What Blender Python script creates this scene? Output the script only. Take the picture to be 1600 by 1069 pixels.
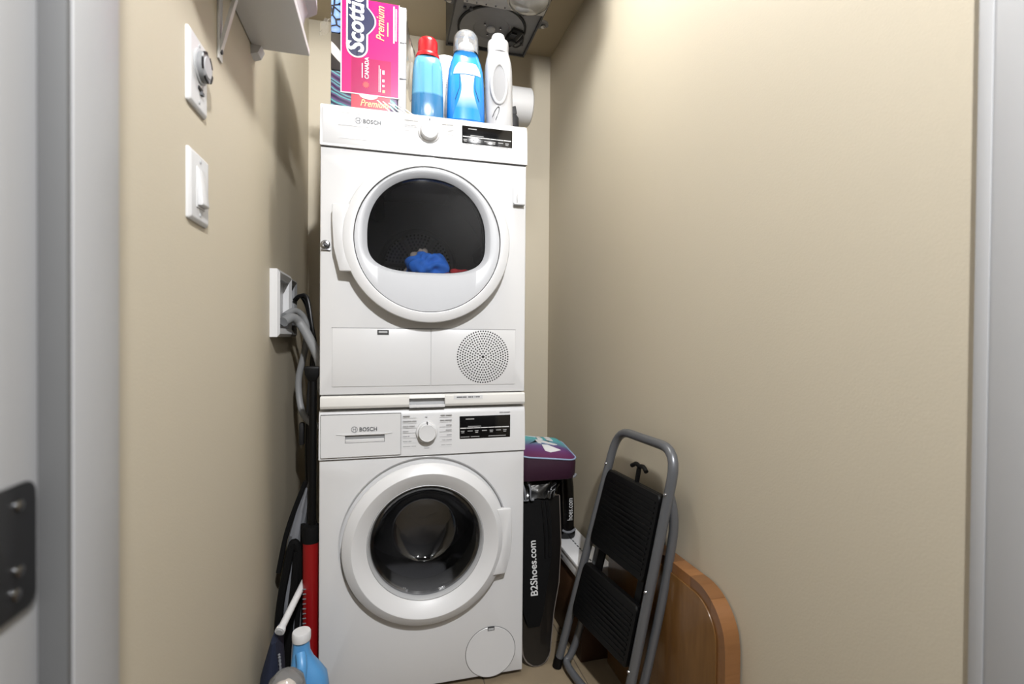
import bpy, bmesh, math, random
from mathutils import Vector, Matrix

random.seed(7)
for o in list(bpy.data.objects):
    bpy.data.objects.remove(o, do_unlink=True)
S = bpy.context.scene
COL = S.collection

# ------------------------------------------------------------------ camera
FPX, YAW, PITCH, ROLL = 755.65, 0.2520, -0.0100, 0.0079
CAM = Vector((0.1844, -1.4420, 1.0567))
fwd = Vector((math.sin(YAW) * math.cos(PITCH), math.cos(YAW) * math.cos(PITCH), math.sin(PITCH)))
rgt = Vector((math.cos(YAW), -math.sin(YAW), 0.0))
upv = rgt.cross(fwd)
r2 = math.cos(ROLL) * rgt + math.sin(ROLL) * upv
u2 = -math.sin(ROLL) * rgt + math.cos(ROLL) * upv
cd = bpy.data.cameras.new('camera')
cam = bpy.data.objects.new('camera', cd)
COL.objects.link(cam)
m = Matrix.Identity(4)
for i in range(3):
    m[i][0], m[i][1], m[i][2], m[i][3] = r2[i], u2[i], -fwd[i], CAM[i]
cam.matrix_world = m
cd.sensor_fit = 'HORIZONTAL'
cd.sensor_width = 36.0
cd.lens = 36.0 * FPX / 1600.0
cd.clip_start = 0.02
cd.dof.use_dof = True
cd.dof.focus_distance = 1.6
cd.dof.aperture_fstop = 3.2
S.camera = cam

# ------------------------------------------------------------------ world, lights, exposure
W = bpy.data.worlds.new('world')
S.world = W
W.use_nodes = True
W.node_tree.nodes['Background'].inputs[0].default_value = (1.0, 0.98, 0.95, 1)
W.node_tree.nodes['Background'].inputs[1].default_value = 0.0


def lamp(name, loc, power, radius, color, kind='POINT'):
    l = bpy.data.lights.new(name, kind)
    l.energy = power
    l.shadow_soft_size = radius
    l.color = color
    o = bpy.data.objects.new(name, l)
    COL.objects.link(o)
    o.location = loc
    return o


hl_ = lamp('hall_spot_lamp', (0.40, -1.95, 2.29), 158.0, 0.045, (0.985, 0.99, 1.0), 'SPOT')
hl_.data.spot_size = math.radians(100)
hl_.data.spot_blend = 0.6
hl_.rotation_euler = (Vector((0.38, 0.0, 0.95)) - hl_.location).to_track_quat('-Z', 'Y').to_euler()
lamp('closet_ceiling_lamp', (0.41, -0.20, 2.33), 18.0, 0.09, (0.96, 0.98, 1.0))

lamp('added_hall_fill', (1.15, -2.75, 2.45), 22.0, 0.08, (1.0, 0.985, 0.96))  # added unseen fill light, lifts ambient and reflections in the glass

vs = S.view_settings
vs.view_transform = 'Standard'
vs.look = 'None'
vs.gamma = 1.0
vs.use_curve_mapping = False
vs.exposure = 0.64


# ------------------------------------------------------------------ materials
def lin(c):
    # paint reflectance: a white of 255 reflects 68 % (the exposure makes up for it)
    return tuple(0.68 * ((v / 255.0) / 12.92 if v / 255.0 <= 0.04045 else ((v / 255.0 + 0.055) / 1.055) ** 2.4) for v in c)


def mat(name, rgb, rough=0.5, metal=0.0, var=0.04, scale=12.0, bump=0.0, bscale=200.0, coat=0.0, trans=0.0, alpha=None,
        spec=0.5, sss=0.0):
    M = bpy.data.materials.new(name)
    M.use_nodes = True
    nt = M.node_tree
    b = nt.nodes['Principled BSDF']
    c = lin(rgb)
    b.inputs['Roughness'].default_value = rough
    b.inputs['Metallic'].default_value = metal
    b.inputs['Coat Weight'].default_value = coat
    b.inputs['Specular IOR Level'].default_value = spec
    b.inputs['Transmission Weight'].default_value = trans
    tc = nt.nodes.new('ShaderNodeTexCoord')
    nz = nt.nodes.new('ShaderNodeTexNoise')
    nz.inputs['Scale'].default_value = scale
    nz.inputs['Detail'].default_value = 3.0
    nt.links.new(tc.outputs['Object'], nz.inputs['Vector'])
    mx = nt.nodes.new('ShaderNodeMix')
    mx.data_type = 'RGBA'
    mx.inputs[6].default_value = tuple(v * (1 - var) for v in c) + (1,)
    mx.inputs[7].default_value = tuple(min(1, v * (1 + var)) for v in c) + (1,)
    nt.links.new(nz.outputs['Fac'], mx.inputs[0])
    nt.links.new(mx.outputs[2], b.inputs['Base Color'])
    if bump > 0:
        n2 = nt.nodes.new('ShaderNodeTexNoise')
        n2.inputs['Scale'].default_value = bscale
        n2.inputs['Detail'].default_value = 2.0
        nt.links.new(tc.outputs['Object'], n2.inputs['Vector'])
        bp = nt.nodes.new('ShaderNodeBump')
        bp.inputs['Strength'].default_value = bump
        bp.inputs['Distance'].default_value = 0.002
        nt.links.new(n2.outputs['Fac'], bp.inputs['Height'])
        nt.links.new(bp.outputs['Normal'], b.inputs['Normal'])
    if alpha is not None:
        b.inputs['Alpha'].default_value = alpha
    return M


def thin_glass(name, tint, gloss=1.0, base_opacity=0.0, rough=0.02):
    """clear pane: lets light straight through, reflects by Fresnel"""
    M = bpy.data.materials.new(name)
    M.use_nodes = True
    nt = M.node_tree
    nt.nodes.remove(nt.nodes['Principled BSDF'])
    out = nt.nodes['Material Output']
    tr = nt.nodes.new('ShaderNodeBsdfTransparent')
    tr.inputs[0].default_value = tint + (1,)
    gl = nt.nodes.new('ShaderNodeBsdfGlossy')
    gl.inputs['Roughness'].default_value = rough
    df = nt.nodes.new('ShaderNodeBsdfDiffuse')
    df.inputs[0].default_value = (0.8, 0.8, 0.8, 1)
    m0 = nt.nodes.new('ShaderNodeMixShader')
    m0.inputs[0].default_value = base_opacity
    nt.links.new(tr.outputs[0], m0.inputs[1])
    nt.links.new(df.outputs[0], m0.inputs[2])
    fr = nt.nodes.new('ShaderNodeFresnel')
    fr.inputs[0].default_value = 1.5
    mt = nt.nodes.new('ShaderNodeMath')
    mt.operation = 'MULTIPLY'
    mt.inputs[1].default_value = gloss
    nt.links.new(fr.outputs[0], mt.inputs[0])
    mm = nt.nodes.new('ShaderNodeMixShader')
    nt.links.new(mt.outputs[0], mm.inputs[0])
    nt.links.new(m0.outputs[0], mm.inputs[1])
    nt.links.new(gl.outputs[0], mm.inputs[2])
    nt.links.new(mm.outputs[0], out.inputs['Surface'])
    return M


def ramp_mat(name, stops, tex='WAVE', scale=5.0, distort=0.0, rough=0.4, rot=(0, 0, 0), stretch=(1, 1, 1), interp='LINEAR',
             detail=2.0, coat=0.0, rand=False, vor='F1'):
    M = bpy.data.materials.new(name)
    M.use_nodes = True
    nt = M.node_tree
    b = nt.nodes['Principled BSDF']
    b.inputs['Roughness'].default_value = rough
    b.inputs['Coat Weight'].default_value = coat
    tc = nt.nodes.new('ShaderNodeTexCoord')
    mp = nt.nodes.new('ShaderNodeMapping')
    mp.inputs['Rotation'].default_value = rot
    mp.inputs['Scale'].default_value = stretch
    nt.links.new(tc.outputs['Object'], mp.inputs['Vector'])
    if tex == 'WAVE':
        t = nt.nodes.new('ShaderNodeTexWave')
        t.inputs['Scale'].default_value = scale
        t.inputs['Distortion'].default_value = distort
        t.inputs['Detail'].default_value = detail
        o = t.outputs['Fac']
    elif tex == 'NOISE':
        t = nt.nodes.new('ShaderNodeTexNoise')
        t.inputs['Scale'].default_value = scale
        t.inputs['Detail'].default_value = detail
        t.inputs['Distortion'].default_value = distort
        o = t.outputs['Fac']
    elif tex == 'VORONOI':
        t = nt.nodes.new('ShaderNodeTexVoronoi')
        t.feature = vor
        t.inputs['Scale'].default_value = scale
        o = t.outputs['Distance']
    else:
        t = nt.nodes.new('ShaderNodeTexGradient')
        o = t.outputs['Fac']
    nt.links.new(mp.outputs[0], t.inputs['Vector'])
    cr = nt.nodes.new('ShaderNodeValToRGB')
    cr.color_ramp.interpolation = interp
    while len(cr.color_ramp.elements) < len(stops):
        cr.color_ramp.elements.new(0.5)
    for e, (p, c) in zip(cr.color_ramp.elements, stops):
        e.position = p
        e.color = lin(c) + (1,)
    nt.links.new(o, cr.inputs[0])
    src = cr.outputs[0]
    if rand:
        oi = nt.nodes.new('ShaderNodeObjectInfo')
        hs = nt.nodes.new('ShaderNodeHueSaturation')
        mr = nt.nodes.new('ShaderNodeMapRange')
        mr.inputs[3].default_value = 0.75
        mr.inputs[4].default_value = 1.25
        nt.links.new(oi.outputs['Random'], mr.inputs[0])
        nt.links.new(mr.outputs[0], hs.inputs['Value'])
        nt.links.new(src, hs.inputs['Color'])
        src = hs.outputs[0]
    nt.links.new(src, b.inputs['Base Color'])
    return M


M = {}
M['wall'] = mat('beige_wall_paint', (213, 202, 180), 0.62, var=0.02, scale=3, bump=0.12, bscale=260)
M['ceiling'] = mat('beige_ceiling_paint', (206, 192, 166), 0.8, var=0.02, scale=3, bump=0.12, bscale=260)
M['hall'] = mat('hall_paint', (165, 165, 166), 0.8, var=0.01)
M['hallfloor'] = mat('hall_floor', (150, 140, 128), 0.5, var=0.05)
M['trim'] = mat('white_trim_paint', (192, 192, 193), 0.45, var=0.015, scale=5)
M['tile'] = mat('brown_floor_tile', (150, 134, 110), 0.45, var=0.08, scale=18, bump=0.1, bscale=90)
M['grout'] = mat('grout', (120, 108, 92), 0.9)
M['white'] = mat('white_enamel', (232, 232, 233), 0.28, var=0.006, coat=0.3)
M['bleachp'] = mat('white_bottle_plastic', (196, 196, 198), 0.35, var=0.01)
M['whitep'] = mat('white_plastic', (230, 230, 231), 0.35, var=0.008)
M['offwhite'] = mat('offwhite_plastic', (234, 232, 228), 0.4, var=0.01)
M['hollow_shade'] = mat('bottle_hollow_shade', (150, 150, 152), 0.45)
M['dark_band'] = mat('grey_band_strip', (104, 104, 104), 0.7)
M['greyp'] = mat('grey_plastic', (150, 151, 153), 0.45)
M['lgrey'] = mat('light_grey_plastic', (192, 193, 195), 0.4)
M['line'] = mat('seam_shadow_grey', (120, 120, 120), 0.7)
M['print'] = mat('grey_print', (188, 188, 190), 0.6)
M['printd'] = mat('dark_grey_print', (88, 90, 94), 0.6)
M['faint'] = mat('faint_print', (216, 214, 212), 0.6)
M['mark'] = mat('mark_grey', (140, 142, 146), 0.6)
M['white_print'] = mat('white_print', (228, 228, 228), 0.6)
M['dispprint'] = mat('display_print', (165, 165, 165), 0.6)
M['blackgloss'] = mat('black_gloss', (14, 14, 15), 0.12, var=0.02)
M['black'] = mat('black_plastic', (3, 3, 4), 0.5, spec=0.22, bump=0.08, bscale=400)
M['blackmatte'] = mat('black_matte', (10, 10, 11), 0.8)
M['blackbag'] = mat('black_film', (10, 10, 11), 0.18, bump=0.5, bscale=25)
M['blackcloth'] = mat('black_cloth', (4, 4, 5), 0.85, spec=0.2, bump=0.3, bscale=500)
M['rubber'] = mat('grey_rubber', (140, 140, 140), 0.6)
M['drum'] = mat('drum_steel', (176, 176, 178), 0.38, metal=0.25)
M['drumd'] = mat('drum_dark', (34, 34, 36), 0.5, metal=0.2)
M['chrome'] = mat('chrome', (180, 180, 182), 0.2, metal=1.0)
M['pane'] = thin_glass('clear_pane', (0.975, 0.975, 0.975), 1.0)
M['innerglass'] = thin_glass('tinted_inner_window', (0.93, 0.93, 0.93), 1.6)
M['bowl'] = thin_glass('smoked_bowl_glass', (0.62, 0.62, 0.63), 2.2)
M['clearcap'] = thin_glass('clear_cap_plastic', (0.93, 0.93, 0.94), 1.2, 0.18, 0.08)
M['tubclear'] = thin_glass('clear_tub_plastic', (0.95, 0.95, 0.96), 1.0, 0.16, 0.1)
M['film'] = thin_glass('clear_wrapping_film', (0.95, 0.93, 0.9), 1.6, 0.12, 0.15)
M['hosegrey'] = mat('grey_hose', (150, 151, 152), 0.5)
M['hoseblack'] = mat('black_hose', (34, 34, 36), 0.4)
M['steelbraid'] = mat('braided_hose', (60, 60, 63), 0.35, metal=0.4, bump=0.5, bscale=600)
M['galv'] = mat('galvanised_steel', (128, 128, 130), 0.45, metal=0.35, var=0.12, scale=30)
M['galvl'] = mat('bright_galvanised_steel', (186, 186, 188), 0.4, metal=0.3, var=0.08, scale=30)
M['galvd'] = mat('dark_steel', (66, 67, 70), 0.5, metal=0.3)
M['glassclear'] = thin_glass('lamp_lens_glass', (0.9, 0.9, 0.9), 2.2, 0.25, 0.06)
M['tube'] = mat('grey_painted_tube', (112, 114, 118), 0.32, metal=0.35, var=0.03)
M['red'] = mat('red_cap', (206, 22, 34), 0.25, coat=0.3)
M['redtube'] = mat('red_barrel', (150, 8, 14), 0.35)
M['bluejug'] = mat('blue_jug_plastic', (92, 160, 218), 0.35, var=0.03)
M['cream'] = mat('cream_lump', (236, 220, 204), 0.8, bump=0.4, bscale=60)
M['bluecloth'] = mat('blue_cloth', (24, 108, 214), 0.8, var=0.12, scale=40, bump=0.6, bscale=60)
M['greycloth'] = mat('grey_cloth', (150, 140, 134), 0.85, var=0.1, scale=40, bump=0.6, bscale=60)
M['redcloth'] = mat('red_cloth', (170, 24, 34), 0.85, bump=0.6, bscale=60)
M['darkcloth'] = mat('dark_cloth', (30, 30, 34), 0.9, var=0.3, scale=30, bump=0.6, bscale=60)
M['navy'] = mat('navy_fabric', (22, 32, 58), 0.8, bump=0.3, bscale=300)
M['stroller'] = mat('grey_fabric', (128, 130, 136), 0.8, var=0.15, scale=25, bump=0.3, bscale=200)
M['pink'] = mat('pink_label', (232, 24, 118), 0.25, var=0.08, scale=9, coat=0.5)
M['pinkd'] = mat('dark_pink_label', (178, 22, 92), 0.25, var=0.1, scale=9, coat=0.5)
M['redlabel'] = mat('red_label', (196, 36, 62), 0.3, var=0.1, scale=20, coat=0.4)
M['navyink'] = mat('navy_ink', (30, 34, 74), 0.35)
M['gold'] = mat('gold_ink', (236, 206, 140), 0.4)
M['redink'] = mat('red_ink', (240, 50, 50), 0.4)
M['silver'] = mat('silver_carton', (222, 222, 226), 0.25, metal=0.35, var=0.1, scale=18)
M['bagwhite'] = mat('white_bag_film', (196, 196, 198), 0.4, var=0.1, scale=40)
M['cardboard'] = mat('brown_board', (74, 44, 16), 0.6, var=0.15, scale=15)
M['bracketw'] = mat('white_bracket', (232, 230, 226), 0.4)
M['shelfw'] = mat('white_melamine', (232, 232, 232), 0.4, var=0.01)
M['grooved'] = mat('groove_dark', (60, 60, 60), 0.8)
M['hinge'] = mat('dark_bronze', (58, 58, 60), 0.35, metal=0.6)
M['paper'] = mat('white_paper', (236, 236, 238), 0.7)
M['bluelattice'] = ramp_mat('blue_lattice_carton', [(0.0, (14, 16, 30)), (0.07, (20, 24, 44)), (0.10, (120, 160, 226)), (0.5, (170, 196, 240))],
                            'VORONOI', 38, rough=0.25, vor='DISTANCE_TO_EDGE', coat=0.4)
M['blackswirl'] = ramp_mat('black_white_carton', [(0.0, (58, 54, 52)), (0.62, (62, 58, 55)), (0.68, (232, 226, 220)), (1.0, (240, 236, 232))],
                           'WAVE', 5.0, 3.0, 0.3, rot=(0.3, 0.9, 0.4), coat=0.4)
M['purpleswirl'] = ramp_mat('purple_teal_carton', [(0.0, (58, 40, 74)), (0.35, (120, 92, 140)), (0.55, (70, 120, 126)), (0.75, (120, 196, 200)), (1.0, (70, 50, 84))],
                            'WAVE', 9.0, 9.0, 0.3, rot=(0.2, 1.2, 0.0), coat=0.4)
M['wood'] = ramp_mat('varnished_wood', [(0.0, (92, 60, 26)), (0.45, (116, 80, 40)), (0.8, (128, 90, 48)), (1.0, (104, 70, 32))],
                     'NOISE', 9, 0.6, 0.32, stretch=(6, 9, 0.9), detail=6, coat=0.2)
M['woodend'] = ramp_mat('varnished_wood_edge', [(0.0, (122, 80, 44)), (0.5, (144, 98, 58)), (1.0, (130, 86, 48))],
                        'NOISE', 12, 0.6, 0.32, stretch=(1, 6, 6), detail=6, coat=0.2, rand=True)
M['snow'] = mat('dark_board_face', (14, 11, 9), 0.3, var=0.3, scale=6, coat=0.4)
M['snowedge'] = mat('board_edge', (120, 112, 106), 0.4)


def bag_gradient():
    Mx = bpy.data.materials.new('teal_to_purple_fabric')
    Mx.use_nodes = True
    nt = Mx.node_tree
    b = nt.nodes['Principled BSDF']
    b.inputs['Roughness'].default_value = 0.5
    tc = nt.nodes.new('ShaderNodeTexCoord')
    sp = nt.nodes.new('ShaderNodeSeparateXYZ')
    nt.links.new(tc.outputs['Object'], sp.inputs[0])
    mr = nt.nodes.new('ShaderNodeMapRange')
    mr.inputs[1].default_value = -0.045
    mr.inputs[2].default_value = 0.065
    nt.links.new(sp.outputs['Y'], mr.inputs[0])
    cr = nt.nodes.new('ShaderNodeValToRGB')
    e = cr.color_ramp.elements
    e[0].position = 0.0
    e[0].color = lin((92, 22, 74)) + (1,)
    e[1].position = 1.0
    e[1].color = lin((96, 190, 196)) + (1,)
    k = e.new(0.42)
    k.color = lin((104, 72, 132)) + (1,)
    nt.links.new(mr.outputs[0], cr.inputs[0])
    nt.links.new(cr.outputs[0], b.inputs['Base Color'])
    return Mx


M['bagtop'] = bag_gradient()
M['bagside'] = mat('dark_purple_fabric', (50, 14, 40), 0.55, bump=0.2, bscale=60)
M['bagpipe'] = mat('pale_blue_piping', (150, 170, 200), 0.5)


def liquid_gloss_mat(name, top, bot, zsplit, soft, trans=0.25, rough=0.22):
    """bottle plastic, liquid level and painted gloss as two tones (object Z)"""
    Mx = bpy.data.materials.new(name)
    Mx.use_nodes = True
    nt = Mx.node_tree
    b = nt.nodes['Principled BSDF']
    b.inputs['Roughness'].default_value = rough
    b.inputs['Coat Weight'].default_value = 0.5
    tc = nt.nodes.new('ShaderNodeTexCoord')
    sp = nt.nodes.new('ShaderNodeSeparateXYZ')
    nt.links.new(tc.outputs['Object'], sp.inputs[0])
    mr = nt.nodes.new('ShaderNodeMapRange')
    mr.inputs[1].default_value = zsplit - soft
    mr.inputs[2].default_value = zsplit + soft
    nt.links.new(sp.outputs['Z'], mr.inputs[0])
    mx = nt.nodes.new('ShaderNodeMix')
    mx.data_type = 'RGBA'
    mx.inputs[6].default_value = lin(bot) + (1,)
    mx.inputs[7].default_value = lin(top) + (1,)
    nt.links.new(mr.outputs[0], mx.inputs[0])
    nt.links.new(mx.outputs[2], b.inputs['Base Color'])
    return Mx


M['detbottle'] = liquid_gloss_mat('pale_blue_bottle', (104, 174, 212), (52, 122, 172), 0.075, 0.003)
M['softbottle'] = liquid_gloss_mat('bright_blue_bottle', (44, 150, 232), (22, 128, 222), 0.08, 0.05)
M['softgloss'] = liquid_gloss_mat('painted_white_gloss', (222, 238, 250), (40, 146, 230), 0.075, 0.03)  # white end is gloss painted into the colour

# ------------------------------------------------------------------ mesh helpers
ROOT = {}


class MB:
    def __init__(self):
        self.v, self.f = [], []

    def add(self, vs, fs):
        n = len(self.v)
        self.v += [Vector(p) for p in vs]
        self.f += [tuple(i + n for i in f) for f in fs]
        return self

    def box(self, x0, x1, y0, y1, z0, z1):
        return self.add([(x0, y0, z0), (x1, y0, z0), (x1, y1, z0), (x0, y1, z0), (x0, y0, z1), (x1, y0, z1), (x1, y1, z1), (x0, y1, z1)],
                        [(0, 3, 2, 1), (4, 5, 6, 7), (0, 1, 5, 4), (1, 2, 6, 5), (2, 3, 7, 6), (3, 0, 4, 7)])

    def obox(self, c, ex, ey, ez):
        c, ex, ey, ez = Vector(c), Vector(ex), Vector(ey), Vector(ez)
        P = [c + sx * ex + sy * ey + sz * ez for sz in (-1, 1) for sx, sy in ((-1, -1), (1, -1), (1, 1), (-1, 1))]
        return self.add(P, [(0, 3, 2, 1), (4, 5, 6, 7), (0, 1, 5, 4), (1, 2, 6, 5), (2, 3, 7, 6), (3, 0, 4, 7)])

    def loft(self, loops, cap0=True, cap1=True, closed=True):
        n = len(loops[0])
        vs = [p for L in loops for p in L]
        fs = []
        for k in range(len(loops) - 1):
            for i in range(n if closed else n - 1):
                j = (i + 1) % n
                fs.append((k * n + i, k * n + j, (k + 1) * n + j, (k + 1) * n + i))
        if cap0:
            fs.append(tuple(reversed(range(n))))
        if cap1:
            fs.append(tuple(range((len(loops) - 1) * n, len(loops) * n)))
        return self.add(vs, fs)

    def prism(self, pts, axis, a0, a1):
        def P(p, a):
            return {'x': (a, p[0], p[1]), 'y': (p[0], a, p[1]), 'z': (p[0], p[1], a)}[axis]
        return self.loft([[P(p, a0) for p in pts], [P(p, a1) for p in pts]])

    def lathe(self, prof, c, axis='z', seg=48, sx=1.0, sy=1.0, cap0=False, cap1=False):
        c = Vector(c)
        loops = []
        for r, h in prof:
            L = []
            for i in range(seg):
                a = 2 * math.pi * i / seg
                p, q = r * math.cos(a) * sx, r * math.sin(a) * sy
                L.append(c + {'z': Vector((p, q, h)), 'y': Vector((p, h, q)), 'x': Vector((h, p, q))}[axis])
            loops.append(L)
        return self.loft(loops, cap0, cap1)

    def tube(self, path, r, seg=12, cap=True, closed=False):
        P = [Vector(p) for p in path]
        loops = []
        prev = None
        n = len(P)
        for i, p in enumerate(P):
            a = P[(i - 1) % n] if (closed or i > 0) else p
            b = P[(i + 1) % n] if (closed or i < n - 1) else p
            t = (b - a).normalized()
            if prev is None:
                h = Vector((0, 0, 1)) if abs(t.z) < 0.9 else Vector((1, 0, 0))
                u = t.cross(h).normalized()
            else:
                u = (prev - t * prev.dot(t)).normalized()
            prev = u
            w = t.cross(u)
            rr = r[i] if isinstance(r, (list, tuple)) else r
            loops.append([p + rr * (math.cos(2 * math.pi * k / seg) * u + math.sin(2 * math.pi * k / seg) * w) for k in range(seg)])
        if closed:
            loops.append(loops[0])
            return self.loft(loops, False, False)
        return self.loft(loops, cap, cap)

    def build(self, name, m_, parent=None, bevel=0.0, seg=2, smooth=True, angle=35, sub=0):
        bm = bmesh.new()
        off = Vector(ROOT.get(parent.name, (0, 0, 0))) if parent else Vector((0, 0, 0))
        bv = [bm.verts.new(p - off) for p in self.v]
        for f in self.f:
            try:
                bm.faces.new([bv[i] for i in f])
            except ValueError:
                pass
        bmesh.ops.recalc_face_normals(bm, faces=bm.faces)
        if bevel > 0:
            es = [e for e in bm.edges if len(e.link_faces) == 2 and e.calc_face_angle(0) > math.radians(30)]
            bmesh.ops.bevel(bm, geom=es, offset=bevel, segments=seg, affect='EDGES', profile=0.5, clamp_overlap=True)
        me = bpy.data.meshes.new(name)
        bm.to_mesh(me)
        bm.free()
        if smooth:
            me.shade_smooth()
            me.set_sharp_from_angle(angle=math.radians(angle))
        me.materials.append(M[m_] if isinstance(m_, str) else m_)
        o = bpy.data.objects.new(name, me)
        COL.objects.link(o)
        if parent:
            o.parent = parent
            ROOT[o.name] = tuple(off)
        if sub:
            md = o.modifiers.new('subdivision', 'SUBSURF')
            md.levels = md.render_levels = sub
        return o


def spline(pts, n=8, closed=False):
    P = [Vector(p) for p in pts]
    out = []
    N = len(P)
    for i in range(N if closed else N - 1):
        if closed:
            p0, p1, p2, p3 = P[i - 1], P[i], P[(i + 1) % N], P[(i + 2) % N]
        else:
            p0, p1, p2, p3 = P[max(i - 1, 0)], P[i], P[i + 1], P[min(i + 2, N - 1)]
        for k in range(n):
            t = k / n
            out.append(0.5 * ((2 * p1) + (p2 - p0) * t + (2 * p0 - 5 * p1 + 4 * p2 - p3) * t * t + (3 * p1 - p0 - 3 * p2 + p3) * t ** 3))
    if not closed:
        out.append(P[-1])
    return out


def roundrect(x0, x1, z0, z1, r, n=6):
    pts = []
    for cx, cz, a0 in ((x1 - r, z1 - r, 0), (x0 + r, z1 - r, 90), (x0 + r, z0 + r, 180), (x1 - r, z0 + r, 270)):
        for k in range(n + 1):
            a = math.radians(a0 + 90 * k / n)
            pts.append((cx + r * math.cos(a), cz + r * math.sin(a)))
    return pts


def tag(o, label, cat, group=None):
    o['label'] = label
    o['category'] = cat
    if group:
        o['group'] = group
    return o


def thing(name, loc, label, cat, group=None):
    o = bpy.data.objects.new(name, None)
    o.empty_display_size = 0.05
    COL.objects.link(o)
    o.location = loc
    ROOT[o.name] = tuple(loc)
    return tag(o, label, cat, group)


def struct(mb, name, m_, **k):
    o = mb.build(name, m_, **k)
    o['kind'] = 'structure'
    return o


def text(name, s, size, origin, right, up, m_, parent, bold=0.0, shear=0.0, align='LEFT', xs=1.0, thick=0.0003, space=1.0):
    cu = bpy.data.curves.new(name + '_curve', 'FONT')
    cu.body = s
    cu.size = size
    cu.offset = bold
    cu.shear = shear
    cu.align_x = align
    cu.space_character = space
    cu.extrude = thick
    cu.resolution_u = 3
    t = bpy.data.objects.new(name + '_tmp', cu)
    COL.objects.link(t)
    dg = bpy.context.evaluated_depsgraph_get()
    me = bpy.data.meshes.new_from_object(t.evaluated_get(dg))
    bpy.data.objects.remove(t, do_unlink=True)
    R_, U_ = Vector(right).normalized(), Vector(up).normalized()
    N_ = R_.cross(U_)
    O_ = Vector(origin) - Vector(ROOT.get(parent.name, (0, 0, 0)))
    for v in me.vertices:
        c = v.co.copy()
        v.co = O_ + R_ * c.x * xs + U_ * c.y + N_ * c.z
    me.materials.clear()
    me.materials.append(M[m_])
    me.name = name
    o = bpy.data.objects.new(name, me)
    COL.objects.link(o)
    o.parent = parent
    ROOT[o.name] = ROOT.get(parent.name, (0, 0, 0))
    return o


def fan(cx, cz, r, n=48):
    return [(cx + r * math.cos(2 * math.pi * i / n), cz + r * math.sin(2 * math.pi * i / n)) for i in range(n)]


# ------------------------------------------------------------------ the closet
XL, XR, YB, ZC, YF = -0.142, 0.926, 0.75, 2.385, -0.94
struct(MB().box(XL - 0.1, XL, YF, YB + 0.1, 0, ZC), 'wall_left', 'wall', smooth=False)
struct(MB().box(XR, XR + 0.1, -0.985, YB + 0.1, 0, ZC), 'wall_right', 'wall', smooth=False)
struct(MB().box(XL, XR, YB, YB + 0.1, 0, ZC), 'wall_back', 'wall', smooth=False)
struct(MB().box(XL - 0.1, XR + 0.1, YF - 0.14, YB + 0.1, ZC, ZC + 0.08), 'ceiling', 'ceiling', smooth=False)
fl = struct(MB().box(XL - 0.1, XR + 0.1, -1.09, YB + 0.1, -0.05, -0.003), 'floor', 'grout', smooth=False)
TS = 0.305
tiles_mesh = None
for ix in range(4):
    for iy in range(6):
        x0 = XL + 0.01 + ix * TS
        x1 = min(x0 + TS - 0.004, XR - 0.001)
        y0 = -1.085 + iy * TS
        y1 = min(y0 + TS - 0.004, YB - 0.001)
        if x1 > x0 and y1 > y0:
            MB().box(x0, x1, y0, y1, -0.004, 0.0).build('floor_tile', 'tile', fl, smooth=False)
# front wall of the closet with the door opening, as seen from inside and from the hall
XJL, XJR, ZH = -0.047, 0.923, 2.30
struct(MB().box(-1.3, XJL - 0.05, -1.075, YF, 0, 2.6), 'wall_front_left', 'hall', smooth=False)
struct(MB().box(XR + 0.02, 2.2, -1.075, -0.986, 0, 2.6), 'wall_front_right', 'hall', smooth=False)
struct(MB().box(XJL - 0.05, XR + 0.02, -1.075, YF, ZH, 2.6), 'wall_front_top', 'hall', smooth=False)
# left jamb: stop then rabbet
j = struct(MB().box(XJL - 0.05, XJL - 0.020, -1.085, YF + 0.004, 0, ZH), 'trim_1', 'trim', bevel=0.001)
MB().box(XJL - 0.020, XJL, -1.002, YF + 0.004, 0, ZH).build('door_stop', 'trim', j, bevel=0.002)
MB().box(XJL - 0.020, XJL - 0.001, -1.008, -1.002, 0, ZH).build('dark_band_strip', 'dark_band', j, bevel=0.001)  # added grey strip standing in for the dark band on the stop
# right jamb
j2 = struct(MB().box(XJR, XR + 0.02, -1.085, -0.985, 0, ZH), 'trim_2', 'trim', bevel=0.003)
MB().box(XJR - 0.002, XJR, -0.999, -0.983, 0, ZH).build('casing_bead', 'trim', j2, bevel=0.0015)
# open door slab beside the rabbet (its near edge is all that shows)
dr = struct(MB().box(-0.125, -0.082, -1.90, -1.095, 0.01, ZH - 0.02), 'door_1', 'trim', bevel=0.002)
# hall around the camera
struct(MB().box(-1.3, 2.2, -3.4, -1.09, -0.05, 0.0), 'floor_hall', 'hallfloor', smooth=False)
struct(MB().box(-1.3, 2.2, -3.4, -1.075, 2.6, 2.65), 'ceiling_hall', 'hall', smooth=False)
struct(MB().box(-1.35, -1.3, -3.4, -0.94, 0, 2.6), 'wall_hall_left', 'hall', smooth=False)
struct(MB().box(2.2, 2.25, -3.4, -0.94, 0, 2.6), 'wall_hall_right', 'hall', smooth=False)
struct(MB().box(-1.3, 2.2, -3.45, -3.4, 0, 2.6), 'wall_hall_back', 'hall', smooth=False)

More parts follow.
